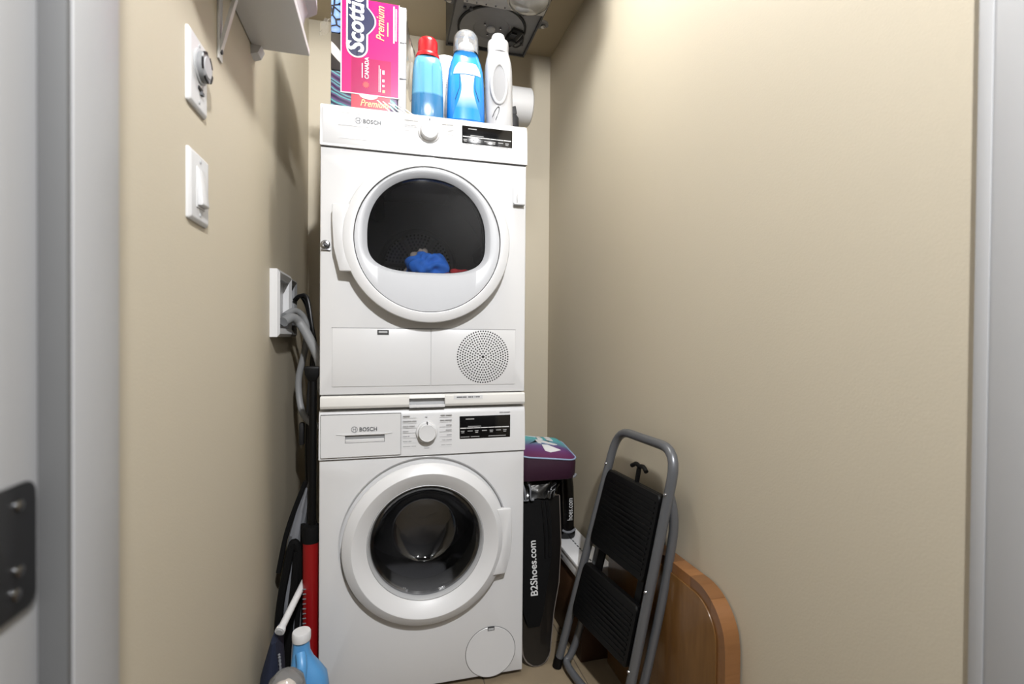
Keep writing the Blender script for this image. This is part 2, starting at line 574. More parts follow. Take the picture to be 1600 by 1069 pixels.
# hinge on the door's inner face edge
h = thing('door_hinge', (-0.067, -1.035, 0.860), 'dark metal hinge leaf with bright screws on the white jamb at far left', 'hinge')
MB().prism(roundrect(-1.082, -1.0125, 0.860, 0.951, 0.010), 'x', -0.067, -0.0645).build('hinge_leaf', 'hinge', h, bevel=0.0006)
MB().tube([(-0.062, -1.0865, 0.860), (-0.062, -1.0865, 0.951)], 0.005, 12).build('knuckle', 'hinge', h)
for yy, zz in ((-1.0300, 0.936), (-1.0300, 0.890), (-1.0330, 0.875)):
    MB().lathe([(0.0042, 0.0), (0.0042, 0.0010), (0.002, 0.0018)], (-0.0645, yy, zz), 'x', 14, cap1=True).build('screw', 'chrome', h)

# ------------------------------------------------------------------ machines
WD, DEP = 0.598, 0.56
CXM = 0.299


def rect_loop(n, cx, cz, x0, x1, z0, z1, ins, y):
    L = []
    x0, x1, z0, z1 = x0 + ins, x1 - ins, z0 + ins, z1 - ins
    for i in range(n):
        t = 4.0 * i / n
        k, u = int(t), t - int(t)
        c = [(x1, z0), (x1, z1), (x0, z1), (x0, z0)]
        p, q = c[k], c[(k + 1) % 4]
        L.append(Vector((p[0] + (q[0] - p[0]) * u, y, p[1] + (q[1] - p[1]) * u)))
    return L


def circ_loop(n, cx, cz, r, y):
    L = []
    for i in range(n):
        a = -math.pi / 4 + 2 * math.pi * i / n
        L.append(Vector((cx + r * math.cos(a), y, cz + r * math.sin(a))))
    return L


def casing(name, parent, z0, z1, cz, rhole, depth_hole):
    n = 96
    mb = MB()
    loops = [circ_loop(n, CXM, cz, rhole, depth_hole), circ_loop(n, CXM, cz, rhole, 0.004), circ_loop(n, CXM, cz, rhole + 0.004, 0.0)]
    # blend circle to rectangle on the front plane
    loops += [rect_loop(n, CXM, cz, 0, WD, z0, z1, 0.006, 0.0), rect_loop(n, CXM, cz, 0, WD, z0, z1, 0.0018, 0.0018),
              rect_loop(n, CXM, cz, 0, WD, z0, z1, 0.0, 0.006), rect_loop(n, CXM, cz, 0, WD, z0, z1, 0.0, DEP)]
    mb.loft(loops, False, True)
    return mb.build(name, 'white', parent)


def panel_profile(zs, zt):
    return [(-0.007, zs), (-0.007, zs + 0.03), (-0.005, zs + 0.07), (-0.002, zt - 0.02), (0.001, zt - 0.009), (0.005, zt - 0.003), (0.012, zt), (0.05, zt), (0.05, zs)]


def control_panel(parent, zs, zt):
    mb = MB()
    P = panel_profile(zs, zt)
    c = (0.03, (zs + zt) / 2)
    loops = []
    for x, k in ((0.0015, 0.93), (0.0, 0.985), (0.004, 1.0), (WD - 0.004, 1.0), (WD, 0.985), (WD - 0.0015, 0.93)):
        loops.append([(x, c[0] + (p[0] - c[0]) * k, c[1] + (p[1] - c[1]) * k) for p in P])
    loops = [[(L[0][0],) + q[1:] for q in L] for L in loops]
    loops[0], loops[1] = [(0.0, q[1], q[2]) for q in loops[1]], [(0.0012, q[1], q[2]) for q in [(0, c[0] + (p[0] - c[0]) * 0.995, c[1] + (p[1] - c[1]) * 0.995) for p in P]]
    loops[4], loops[5] = [(WD - 0.0012, c[0] + (p[0] - c[0]) * 0.995, c[1] + (p[1] - c[1]) * 0.995) for p in P], [(WD, c[0] + (p[0] - c[0]) * 0.985, c[1] + (p[1] - c[1]) * 0.985) for p in P]
    mb.loft(loops)
    return mb.build('control_panel', 'whitep', parent)


def knob(parent, x, z, y=-0.004):
    k = MB().lathe([(0.0315, y + 0.002), (0.0315, y - 0.006), (0.0300, y - 0.008), (0.0268, y - 0.009)], (x, 0, z), 'y', 48, cap0=True, cap1=True).build('knob', 'whitep', parent)
    MB().lathe([(0.0262, y - 0.0085), (0.0262, y - 0.012), (0.0255, y - 0.024), (0.0235, y - 0.0265), (0.0228, y - 0.0255), (0.0, y - 0.0250)], (x, 0, z), 'y', 48).build('grip', 'whitep', k)
    MB().box(x - 0.0013, x + 0.0013, y - 0.0255, y - 0.0085, z + 0.0245, z + 0.0318).build('pointer_mark', 'printd', k)
    return k


def dashes(mb, x, z, y, total, h, words):
    """a line of tiny print, far too small to read: short strokes"""
    x0 = x
    for w in words:
        w = w * total
        mb.box(x0, x0 + w, y, y + 0.0012, z, z + h)
        x0 += w + 0.0035
    return mb


def display(parent, x0, x1, z0, z1, y):
    d = MB().box(x0, x1, y - 0.0012, y + 0.006, z0, z1).build('display', 'blackgloss', parent, bevel=0.0006)
    yf = y - 0.0018
    hgt = z1 - z0
    p = MB()
    zl = z0 + hgt * 0.52
    seg = [0.0, 0.13, 0.27, 0.41, 0.56, 0.69, 0.83, 0.995]
    wx = x1 - x0
    for a, b in zip(seg[:-1], seg[1:]):
        p.box(x0 + 0.002 + a * (wx - 0.004), x0 + 0.002 + b * (wx - 0.004) - 0.0012, yf, yf + 0.0008, zl, zl + 0.0026)
    p.build('touch_line', 'white_print', d)
    q = MB()
    for i, (a, b) in enumerate(zip(seg[:-1], seg[1:])):
        xa = x0 + 0.004 + a * wx
        q.box(xa, xa + 0.011 + 0.004 * (i % 2), yf, yf + 0.0008, zl - 0.009, zl - 0.0065)
        if i % 2 == 0:
            q.box(xa + 0.001, xa + 0.010, yf, yf + 0.0008, zl - 0.0135, zl - 0.011)
    q.box(x0 + 0.018, x0 + 0.044, yf, yf + 0.0008, z1 - 0.010, z1 - 0.0072)
    q.box(x0 + 0.003, x0 + 0.030, yf, yf + 0.0008, z0 + 0.014, z0 + 0.0160)
    q.box(x0 + 0.034, x0 + 0.060, yf, yf + 0.0008, z0 + 0.014, z0 + 0.0160)
    q.box(x0 + 0.088, x0 + 0.142, yf, yf + 0.0008, z0 + 0.014, z0 + 0.0160)
    q.box(x0 + 0.025, x0 + 0.065, yf, yf + 0.0008, zl + 0.005, zl + 0.007)
    q.build('display_print', 'dispprint', d)
    return d


def logo(parent, x, z, y):
    """ring mark with an armature and the maker's word"""
    g = MB()
    r = 0.0088
    cx = x + r
    n = 28
    g.loft([circ_loop(n, cx, z, r, y), circ_loop(n, cx, z, r - 0.0014, y), circ_loop(n, cx, z, r - 0.0014, y + 0.001), circ_loop(n, cx, z, r, y + 0.001)], False, False)
    g.box(cx - 0.0042, cx - 0.0028, y, y + 0.001, z - 0.0062, z + 0.0062)
    g.box(cx + 0.0028, cx + 0.0042, y, y + 0.001, z - 0.0062, z + 0.0062)
    g.box(cx - 0.0042, cx + 0.0042, y, y + 0.001, z - 0.0007, z + 0.0007)
    g.build('maker_mark', 'mark', parent)
    text('maker_name', 'BOSCH', 0.0158, (x + 0.0215, y, z - 0.0056), (1, 0, 0), (0, 0, 1), 'printd', parent, bold=0.00035, xs=0.92, space=1.06)


def program_print(parent, zc, y, m_='print'):
    left, right = MB(), MB()
    lens = [(0.5, 0.0), (0.62, 0.3), (0.4, 0.4), (0.4, 0.0), (0.3, 0.12), (0.35, 0.22), (0.55, 0.35)]
    for i, (a, b) in enumerate(lens):
        z = zc + 0.047 - i * 0.0148
        left.box(0.229, 0.229 + 0.040 * a, y, y + 0.001, z, z + 0.0026)
        if b:
            left.box(0.231 + 0.040 * a, 0.231 + 0.040 * (a + b), y, y + 0.001, z, z + 0.0026)
        left.box(0.229, 0.268, y, y + 0.001, z - 0.0042, z - 0.0038)
    lens = [(0.5, 0.35), (0.55, 0.35), (0.45, 0), (0.5, 0), (0.4, 0), (0.45, 0.3), (0.45, 0.35)]
    for i, (a, b) in enumerate(lens):
        z = zc + 0.047 - i * 0.0148
        right.box(0.371 - 0.036 * a, 0.371, y, y + 0.001, z, z + 0.0026)
        if b:
            right.box(0.369 - 0.036 * (a + b), 0.369 - 0.036 * a, y, y + 0.001, z, z + 0.0026)
        right.box(0.335, 0.371, y, y + 0.001, z - 0.0042, z - 0.0038)
    left.build('programme_print', m_, parent)
    right.build('programme_print', m_, parent)


# ---------------- washer
ZW0, ZW1, ZWS = 0.018, 0.8466, 0.7086
ZWC = 0.4535
wash = thing('washing_machine', (CXM, 0.28, 0.0), 'white front-loading washer standing on the floor at the bottom of the stack', 'washer')
casing('casing', wash, ZW0, ZWS - 0.0016, ZWC, 0.244, 0.012)
MB().box(0.004, WD - 0.004, 0.006, DEP - 0.01, ZWS - 0.004, ZW1 - 0.006).build('upper_casing', 'white', wash, bevel=0.003)
MB().box(0.001, WD - 0.001, 0.04, DEP + 0.01, ZW1 - 0.03, ZW1 - 0.001).build('worktop', 'whitep', wash, bevel=0.004)
for fx in (0.05, WD - 0.05):
    for fy in (0.06, DEP - 0.06):
        MB().lathe([(0.022, 0.0), (0.022, 0.010), (0.012, 0.012), (0.012, 0.022)], (fx, fy, 0), 'z', 20, cap0=True, cap1=True).build('foot', 'black', wash)
cp = control_panel(wash, ZWS, ZW1)
MB().box(0.003, WD - 0.003, -0.0012, 0.004, ZWS - 0.0022, ZWS + 0.0004).build('panel_seam', 'line', wash)
# detergent drawer front with its grip
yd = -0.0125
dw = MB()
xa, xb, za, zb = 0.006, 0.2225, 0.7155, 0.8335
gx0, gx1, gz0, gz1 = 0.070, 0.178, 0.754, 0.7775
outer = roundrect(xa, xb, za, zb, 0.005, 4)
# grip hole built from four slabs around a recess
dw.box(xa, gx0, yd, 0.0, za, zb)
dw.box(gx1, xb, yd, 0.0, za, zb)
dw.box(gx0, gx1, yd, 0.0, gz1, zb)
dw.box(gx0, gx1, yd, 0.0, za, gz0)
dwo = dw.build('detergent_drawer', 'whitep', wash)
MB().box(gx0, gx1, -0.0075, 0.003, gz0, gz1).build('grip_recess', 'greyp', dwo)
MB().box(gx0 + 0.001, gx1 - 0.001, yd + 0.0012, -0.0070, gz0 + 0.0008, gz0 + 0.0105).build('grip_lip', 'whitep', dwo, bevel=0.001)
MB().prism([(0.047, gz1 + 0.0016), (gx0, gz1 - 0.001), (gx1, gz1 - 0.001), (0.199, gz1 + 0.0016), (0.199, gz1 + 0.0026), (0.047, gz1 + 0.0026)], 'y', yd - 0.002, yd + 0.001).build('grip_brow', 'whitep', dwo)
fr = MB()
for (a, b, c, d_) in ((xa - 0.0014, xb + 0.0014, zb, zb + 0.0014), (xa - 0.0014, xb + 0.0014, za - 0.0014, za), (xb, xb + 0.0014, za, zb), (xa - 0.0014, xa, za, zb)):
    fr.box(a, b, -0.0080, -0.001, c, d_)
fr.build('drawer_gap', 'line', wash)
logo(dwo, 0.0865, 0.7925, yd - 0.0008)
knob(wash, 0.2975, 0.7765, -0.0055)
display(wash, 0.3945, 0.5505, 0.7415, 0.8185, -0.0052)
program_print(wash, 0.7765, -0.0072)
pm = MB()
pm.box(0.518, 0.528, -0.0050, -0.002, 0.8262, 0.8284)
pm.box(0.530, 0.550, -0.0050, -0.002, 0.8262, 0.8284)
pm.box(0.2935, 0.2985, -0.0062, -0.003, 0.8195, 0.8215)
pm.box(0.290, 0.305, -0.0082, -0.004, 0.7285, 0.7310)
pm.build('model_print', 'print', wash)

# washer door
door = MB().lathe([(0.210, 0.011), (0.226, 0.006), (0.2365, -0.0250), (0.2355, -0.0285), (0.2340, -0.0300), (0.2120, -0.0425), (0.2090, -0.0438), (0.2060, -0.0430), (0.1740, -0.0200), (0.1700, -0.0175), (0.1690, -0.0150), (0.175, 0.0)],
                  (CXM, 0, ZWC), 'y', 96).build('door', 'whitep', wash)
MB().lathe([(0.1692, -0.0165), (0.1670, -0.0180), (0.1640, -0.0140), (0.1600, -0.0020), (0.1590, 0.006), (0.166, 0.008)], (CXM, 0, ZWC), 'y', 96).build('bezel', 'lgrey', door)
MB().lathe([(0.1600, -0.0030), (0.1570, -0.005), (0.1500, 0.000), (0.1420, 0.024), (0.1290, 0.060), (0.1110, 0.094), (0.0940, 0.110), (0.0600, 0.1170), (0.0001, 0.1190)], (CXM, 0, ZWC), 'y', 96).build('glass_bowl', 'bowl', door)
hp = [(0.503, 0.541), (0.5495, 0.5385), (0.5525, 0.500), (0.5525, 0.440), (0.547, 0.395), (0.533, 0.345), (0.493, 0.3455), (0.509, 0.385), (0.519, 0.430), (0.520, 0.480), (0.513, 0.515)]
MB().loft([[(x, -0.016, z) for x, z in hp], [(x, -0.0415 + max(0.0, x - 0.49) * 0.16, z) for x, z in hp]]).build('handle', 'whitep', door, bevel=0.003)
# recess plate and boot behind the door
MB().lathe([(0.245, 0.0115), (0.205, 0.0115), (0.200, 0.016)], (CXM, 0, ZWC), 'y', 96).build('door_recess', 'white', wash)
MB().lathe([(0.205, 0.012), (0.188, 0.016), (0.176, 0.026), (0.182, 0.040), (0.166, 0.052), (0.158, 0.070), (0.160, 0.100), (0.178, 0.104)], (CXM, 0, ZWC), 'y', 72).build('door_boot', 'rubber', wash)
MB().lathe([(0.176, 0.102), (0.240, 0.110), (0.242, 0.42), (0.10, 0.43), (0.0001, 0.425)], (CXM, 0, ZWC), 'y', 72).build('drum', 'drum', wash)
# drain pump cover
fc = MB()
fc.lathe([(0.0768, 0.001), (0.0768, -0.0012), (0.0758, -0.002), (0.0001, -0.0022)], (0.4955, 0, 0.0915), 'y', 64)
fco = fc.build('filter_cover', 'white', wash)
MB().lathe([(0.0785, -0.0004), (0.0768, -0.0004)], (0.4955, 0, 0.0915), 'y', 64).build('filter_cover_gap', 'line', wash)
MB().box(0.4855, 0.5065, -0.0030, -0.001, 0.1575, 0.1690).build('latch_slot', 'grooved', fco)
MB().box(0.4875, 0.5045, -0.0042, -0.002, 0.1595, 0.1660).build('latch_tab', 'lgrey', fco)

# ---------------- stacking shelf between the machines
sk = thing('stacking_shelf', (CXM, 0.28, 0.8475), 'slim white stacking kit shelf with central grip between dryer and washer', 'stacking kit')
zs0, zs1 = 0.8490, 0.8868
prof = [(-0.010, zs0 + 0.002), (-0.014, zs0 + 0.010), (-0.012, zs1 - 0.004), (-0.008, zs1), (0.04, zs1), (0.04, zs0)]
for a, b in ((0.004, 0.2465), (0.3495, 0.5945)):
    MB().prism(prof, 'x', a, b).build('front_rail', 'offwhite', sk, bevel=0.001)
MB().prism([(-0.012, zs1 - 0.0105), (-0.009, zs1), (0.04, zs1), (0.04, zs1 - 0.0105)], 'x', 0.2465, 0.3495).build('front_rail', 'offwhite', sk)
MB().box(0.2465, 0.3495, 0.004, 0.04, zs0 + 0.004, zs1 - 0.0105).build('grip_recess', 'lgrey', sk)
MB().prism([(-0.013, zs0), (-0.013, zs0 + 0.0075), (0.004, zs0 + 0.0085), (0.004, zs0)], 'x', 0.2465, 0.3495).build('grip_lip', 'whitep', sk, bevel=0.0008)
MB().box(0.001, 0.597, 0.04, DEP, zs0 - 0.0015, zs1 - 0.0008).build('tray', 'whitep', sk)
tp = MB()
for a, b in ((0.384, 0.401), (0.402, 0.414), (0.418, 0.428), (0.429, 0.434), (0.4375, 0.4405), (0.4425, 0.4475), (0.4485, 0.4535)):
    tp.box(a, b, -0.0142, -0.0110, zs0 + 0.0265, zs0 + 0.0300)
tp.build('part_number_print', 'printd', sk)
MB().box(0.376, 0.462, -0.0138, -0.0110, zs0 + 0.0225, zs0 + 0.0335).build('sticker', 'whitep', sk)

# ---------------- dryer
ZD0, ZD1, ZDS = 0.8892, 1.7082, 1.5866
ZDC = 1.332
dry = thing('tumble_dryer', (CXM, 0.28, 0.888), 'white tumble dryer stacked on top of the washer, door with clear window', 'dryer')
casing('casing', dry, ZD0, ZDS - 0.0014, ZDC, 0.200, 0.045)
MB().box(0.004, WD - 0.004, 0.006, DEP - 0.01, ZDS - 0.004, ZD1 - 0.006).build('upper_casing', 'white', dry, bevel=0.003)
MB().box(0.001, WD - 0.001, 0.04, DEP + 0.01, ZD1 - 0.03, ZD1 - 0.0005).build('worktop', 'whitep', dry, bevel=0.004)
control_panel(dry, ZDS, ZD1)
MB().box(0.003, WD - 0.003, -0.0012, 0.004, ZDS - 0.0022, ZDS + 0.0004).build('panel_seam', 'line', dry)
# dummy drawer front: two shallow ledges
fpn = MB().box(0.007, 0.2265, -0.0074, -0.001, 1.5935, 1.6975).build('drawer_front', 'whitep', dry, bevel=0.0008)
MB().box(0.049, 0.208, -0.0088, -0.006, 1.6465, 1.6490).build('ledge', 'whitep', fpn)
MB().box(0.049, 0.190, -0.0084, -0.006, 1.6100, 1.6115).build('ledge', 'whitep', fpn)
MB().box(0.049, 0.215, -0.0080, -0.006, 1.6820, 1.6832).build('ledge', 'whitep', fpn)
MB().box(0.2265, 0.2276, -0.0066, -0.001, 1.5935, 1.6975).build('drawer_gap', 'print', dry)
logo(fpn, 0.0925, 1.6635, -0.0083)
knob(dry, 0.299, 1.6530, -0.0045)
display(dry, 0.396, 0.550, 1.6155, 1.6855, -0.0050)
program_print(dry, 1.6500, -0.0062, 'faint')

# dryer door
dd = MB().lathe([(0.215, -0.0015), (0.2230, -0.010), (0.2330, -0.030), (0.2358, -0.0370), (0.2358, -0.0425), (0.2340, -0.0460), (0.2300, -0.0480), (0.2085, -0.0515), (0.2068, -0.0510), (0.2066, -0.0440), (0.204, -0.003)],
                (CXM, 0, ZDC), 'y', 96).build('door', 'whitep', dry)
hp = [(0.036, 1.418), (0.036, 1.375), (0.040, 1.300), (0.056, 1.2345), (0.0885, 1.2345), (0.073, 1.285), (0.068, 1.332), (0.072, 1.375), (0.0835, 1.418)]
MB().loft([[(x, -0.020, z) for x, z in hp], [(x, -0.0495 + max(0.0, 0.10 - x) * 0.14, z) for x, z in hp]]).build('handle', 'whitep', dd, bevel=0.003)
n = 96


def dshape(k, y):
    L = []
    for i in range(n):
        a = -math.pi / 4 + 2 * math.pi * i / n
        c, s = math.cos(a), math.sin(a)
        if s >= 0:
            e, b = 2.15, 0.167
        else:
            e, b = 3.6, 0.104
        x = 0.1675 * math.copysign(abs(c) ** (2 / (2.15 if s >= 0 else 3.0)), c)
        z = b * math.copysign(abs(s) ** (2 / e), s)
        L.append(Vector((0.2955 + x * k, y, 1.3435 + z * k)))
    return L


bz = MB()
bz.loft([circ_loop(n, CXM, ZDC, 0.2052, -0.044), circ_loop(n, CXM, ZDC, 0.2045, -0.0475), circ_loop(n, CXM, ZDC, 0.198, -0.0485), dshape(1.085, -0.0475), dshape(1.065, -0.0455), dshape(1.005, -0.0330), dshape(1.0, -0.0315)], False, False)
bz.build('bezel', 'whitep', dd)
MB().loft([dshape(1.0, -0.0318), dshape(0.992, -0.030), dshape(0.985, 0.004), dshape(1.03, 0.006)], False, False).build('window_frame', 'blackgloss', dd)
MB().loft([dshape(0.99, -0.026), dshape(0.5, -0.028), dshape(0.01, -0.0285)], False, True).build('inner_window', 'innerglass', dd)
MB().lathe([(0.2048, -0.0490), (0.2038, -0.0508), (0.16, -0.0512), (0.08, -0.0514), (0.0001, -0.0515)], (CXM, 0, ZDC), 'y', 96).build('window_pane', 'pane', dd)
MB().lathe([(0.202, 0.030), (0.196, 0.044), (0.196, 0.06), (0.27, 0.062), (0.272, 0.50)], (CXM, 0, ZDC), 'y', 72).build('drum', 'drum', dry)
for i in range(3):
    a = math.radians(90 + 40 + 120 * i)
    c, s = math.cos(a), math.sin(a)
    ctr = Vector((CXM + 0.245 * c, 0.28, ZDC + 0.245 * s))
    MB().obox(ctr, Vector((c, 0, s)) * 0.028, Vector((0, 0.2, 0)), Vector((-s, 0, c)) * 0.022).build('drum_paddle', 'drumd', dry, bevel=0.012, seg=3)
db = MB().lathe([(0.272, 0.499), (0.150, 0.500), (0.146, 0.488), (0.138, 0.484), (0.130, 0.488), (0.128, 0.500), (0.0001, 0.502)], (CXM, 0, ZDC), 'y', 72).build('drum_back', 'drum', dry)
hl = MB()
for sec in range(6):
    for ir in range(8):
        r = 0.035 + 0.0125 * ir
        cnt = max(2, int(r * 0.80 / 0.0125))
        for k in range(cnt):
            a = math.radians(sec * 60 + 6 + 48.0 * (k + 0.5) / cnt)
            x, z = CXM + r * math.cos(a), ZDC + r * math.sin(a)
            hl.add([(x + 0.004 * math.cos(t * math.pi / 3), 0.4985, z + 0.004 * math.sin(t * math.pi / 3)) for t in range(6)], [tuple(range(6))])
ho = hl.build('drum_perforations', 'blackmatte', db, smooth=False)
ho['kind'] = 'stuff'
ridge = MB()
for sec in range(6):
    a = math.radians(sec * 60)
    c, s = math.cos(a), math.sin(a)
    ridge.obox((CXM + 0.08 * c, 0.497, ZDC + 0.08 * s), Vector((c, 0, s)) * 0.045, (0, 0.004, 0), Vector((-s, 0, c)) * 0.005)
ridge.build('drum_ridges', 'drum', db, bevel=0.002)
# lower flap, vent panel
lf = MB().box(0.0340, 0.3078, -0.0022, 0.002, 0.9125, 1.0785).build('service_flap', 'white', dry, bevel=0.0012)
MB().box(0.1560, 0.1880, -0.0032, -0.001, 1.0605, 1.0745).build('latch_slot', 'grooved', lf)
MB().box(0.1600, 0.1840, -0.0045, -0.002, 1.0660, 1.0715).build('latch_tab', 'lgrey', lf)
vp = MB().box(0.3092, 0.5645, -0.0022, 0.002, 0.9125, 1.0785).build('vent_panel', 'white', dry, bevel=0.0012)
MB().box(0.0320, 0.5665, -0.0012, 0.001, 1.0785, 1.0802).build('flap_gap', 'line', dry)
vh = MB()
R_V = 0.0775
for k in range(0, 11):
    r = R_V * (k + 0.35) / 10.35
    cnt = max(4, int(round(2 * math.pi * r / 0.0076)))
    cnt = max(4, (cnt // 4) * 4)
    for q in range(cnt):
        a = 2 * math.pi * (q + 0.5 * (k % 2)) / cnt
        x, z = 0.4648 + r * math.cos(a), 0.9965 + r * math.sin(a)
        vh.add([(x + 0.0024 * math.cos(t * math.pi / 4), -0.00245, z + 0.0024 * math.sin(t * math.pi / 4)) for t in range(8)], [tuple(range(8))])
vo = vh.build('vent_perforations', 'blackmatte', vp, smooth=False)
vo['kind'] = 'stuff'
# child latch (white, top right) and chrome hinge plug (left)
cl = MB().box(0.5545, 0.5900, -0.004, 0.0, 1.4650, 1.5170).build('safety_latch', 'whitep', dry, bevel=0.002)
MB().prism([(-0.004, 1.512), (-0.011, 1.505), (-0.015, 1.470), (-0.015, 1.462), (-0.004, 1.462)], 'x', 0.5660, 0.5890).build('latch_arm', 'whitep', cl, bevel=0.002)
MB().prism([(-0.004, 1.470), (-0.018, 1.464), (-0.018, 1.460), (-0.004, 1.460)], 'x', 0.5550, 0.5890).build('latch_foot', 'lgrey', cl, bevel=0.001)
pl = MB().lathe([(0.0125, 0.0), (0.0125, -0.004), (0.010, -0.007), (0.0065, -0.0078), (0.0060, -0.0050), (0.0001, -0.0050)], (0.0150, 0, 1.3110), 'y', 32).build('hinge_plug', 'chrome', dry)
MB().box(0.0035, 0.0290, -0.0060, 0.0, 1.2945, 1.2990).build('hinge_plug_plate', 'chrome', pl, bevel=0.001)
MB().lathe([(0.0035, -0.0045), (0.0030, -0.0100), (0.0001, -0.0105)], (0.0150, 0, 1.3090), 'y', 16).build('screw', 'galvd', pl)


# ---------------- clothes in the dryer
def crumple(name, c, rad, m_, label, cat, seed, amp=0.25, group=None, sub=4):
    rnd = random.Random(seed)
    bm = bmesh.new()
    bmesh.ops.create_icosphere(bm, subdivisions=sub, radius=1.0)
    dirs = [(Vector((rnd.uniform(-1, 1), rnd.uniform(-1, 1), rnd.uniform(-1, 1))).normalized(), rnd.uniform(2, 7), rnd.uniform(0, 6)) for _ in range(9)]
    for v in bm.verts:
        d = v.co.normalized()
        s = 1.0
        for ax, fq, ph in dirs:
            s += amp / 5 * math.sin(fq * d.dot(ax) * 2 + ph + 2 * math.sin(3 * d.x + ph))
        v.co = Vector((d.x * rad[0] * s, d.y * rad[1] * s, d.z * rad[2] * s))
    zmin = min(v.co.z for v in bm.verts)
    for v in bm.verts:
        v.co.z -= zmin
    me = bpy.data.meshes.new(name)
    bm.to_mesh(me)
    bm.free()
    me.shade_smooth()
    me.materials.append(M[m_])
    o = bpy.data.objects.new(name, me)
    COL.objects.link(o)
    o.location = c
    return tag(o, label, cat, group) if label else o


crumple('clothing', (0.30, 0.28, 1.072), (0.155, 0.15, 0.085), 'darkcloth', 'dark heap of clothing at the bottom of the dryer drum', 'clothing', 3, 0.18)
crumple('clothing', (0.316, 0.20, 1.222), (0.066, 0.055, 0.052), 'bluecloth', 'bright blue crumpled garment seen through the dryer window', 'clothing', 11, 0.3)
crumple('clothing', (0.300, 0.30, 1.222), (0.050, 0.04, 0.062), 'greycloth', 'grey crumpled garment behind the blue one in the dryer', 'clothing', 5, 0.35)
crumple('clothing', (0.425, 0.18, 1.210), (0.056, 0.05, 0.032), 'redcloth', 'dark red garment at lower right of the dryer window', 'clothing', 8, 0.3)
crumple('clothing', (0.185, 0.20, 1.190), (0.060, 0.05, 0.036), 'darkcloth', 'dark blue-grey garment at lower left of the dryer window', 'clothing', 9, 0.3)

# ------------------------------------------------------------------ on top of the dryer
ZT = ZD1
tp = thing('tissue_pack', (0.13, 0.15, ZT), 'shrink-wrapped pink multipack of tissue boxes standing on top of the dryer', 'tissue pack')
px0, px1, py0, py1 = 0.024, 0.236, 0.026, 0.255
zz = [ZT, ZT + 0.106, ZT + 0.212, ZT + 0.318]
for i, mm in enumerate(('purpleswirl', 'blackswirl', 'bluelattice')):
    bx_ = MB().box(px0, 0.2095, py0 + 0.001, py1, zz[i] + 0.0008, zz[i + 1] - 0.0008).build('tissue_box', mm, tp, bevel=0.003)
    MB().box(0.2095, px1 - 0.002, py0 + 0.001, py1, zz[i] + 0.0008, zz[i + 1] - 0.0008).build('box_end', 'silver', bx_, bevel=0.004)
yl = py0 - 0.0012
lb = MB().box(0.0535, 0.2115, yl, py0 + 0.0006, ZT + 0.0475, ZT + 0.318).build('label', 'pink', tp)
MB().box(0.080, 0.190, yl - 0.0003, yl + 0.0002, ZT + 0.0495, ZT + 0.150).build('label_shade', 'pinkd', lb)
e = MB()
e.box(0.0505, 0.0535, yl - 0.0003, py0, ZT + 0.0445, ZT + 0.318)
e.box(0.2115, 0.2145, yl - 0.0003, py0, ZT + 0.0445, ZT + 0.318)
e.box(0.0535, 0.2115, yl - 0.0003, py0, ZT + 0.0445, ZT + 0.0475)
e.build('label_border', 'white_print', lb)
# navy cartouche with white outline, reading upwards
def cart(k):
    P = []
    for q in roundrect(0.070 - k, 0.121 + k, ZT + 0.153 - k, ZT + 0.40, 0.026 + k, 8):
        P.append((q[0], min(q[1], ZT + 0.3175)))
    return P


MB().prism(cart(0.0045), 'y', yl - 0.0006, yl).build('cartouche_outline', 'white_print', lb)
MB().prism(cart(0.0), 'y', yl - 0.0010, yl).build('cartouche', 'navyink', lb)
bul = [(0.118 + 0.026 * math.sin(math.pi * t), ZT + 0.215 + 0.085 * t) for t in [i / 14 for i in range(15)]] + [(0.110, ZT + 0.30), (0.110, ZT + 0.215)]
MB().prism([(x + 0.004, z) for x, z in bul], 'y', yl - 0.0005, yl).build('cartouche_outline', 'white_print', lb)
MB().prism(bul, 'y', yl - 0.0009, yl).build('cartouche', 'navyink', lb)
text('brand_lettering', 'Scottie', 0.066, (0.1125, yl - 0.0014, ZT + 0.163), (0, 0, 1), (-1, 0, 0), 'white_print', lb, bold=0.0018, shear=0.15, xs=0.92)
text('lettering', 'Premium', 0.032, (0.1700, yl - 0.0008, ZT + 0.205), (0, 0, 1), (-1, 0, 0), 'gold', lb, bold=0.0002, shear=0.35, xs=0.86)
text('lettering', 'CANADA', 0.0155, (0.1275, yl - 0.0008, ZT + 0.0910), (0, 0, 1), (-1, 0, 0), 'white_print', lb, bold=0.0003, xs=0.95)
ml = []
for i in range(22):
    a = 2 * math.pi * i / 22
    r = 0.0105 if i % 2 == 0 else 0.0065
    ml.append((0.1205 + r * math.cos(a), ZT + 0.0745 + r * math.sin(a)))
MB().prism(ml, 'y', yl - 0.0008, yl).build('leaf_mark', 'redink', lb)
pr = MB()
pr.box(0.1085, 0.1110, yl - 0.0008, yl, ZT + 0.093, ZT + 0.135)
pr.box(0.1560, 0.1580, yl - 0.0008, yl, ZT + 0.058, ZT + 0.135)
pr.box(0.1600, 0.1615, yl - 0.0008, yl, ZT + 0.058, ZT + 0.125)
pr.box(0.1660, 0.1720, yl - 0.0008, yl, ZT + 0.074, ZT + 0.080)
pr.box(0.1660, 0.1720, yl - 0.0008, yl, ZT + 0.088, ZT + 0.096)
pr.box(0.1660, 0.1720, yl - 0.0008, yl, ZT + 0.110, ZT + 0.122)
pr.box(0.1960, 0.2000, yl - 0.0008, yl, ZT + 0.205, ZT + 0.312)
pr.box(0.2020, 0.2060, yl - 0.0008, yl, ZT + 0.212, ZT + 0.305)
pr.build('small_print', 'white_print', lb)
MB().box(0.1665, 0.1735, yl - 0.0008, yl, ZT + 0.0570, ZT + 0.0650).build('colour_patch', 'gold', lb)
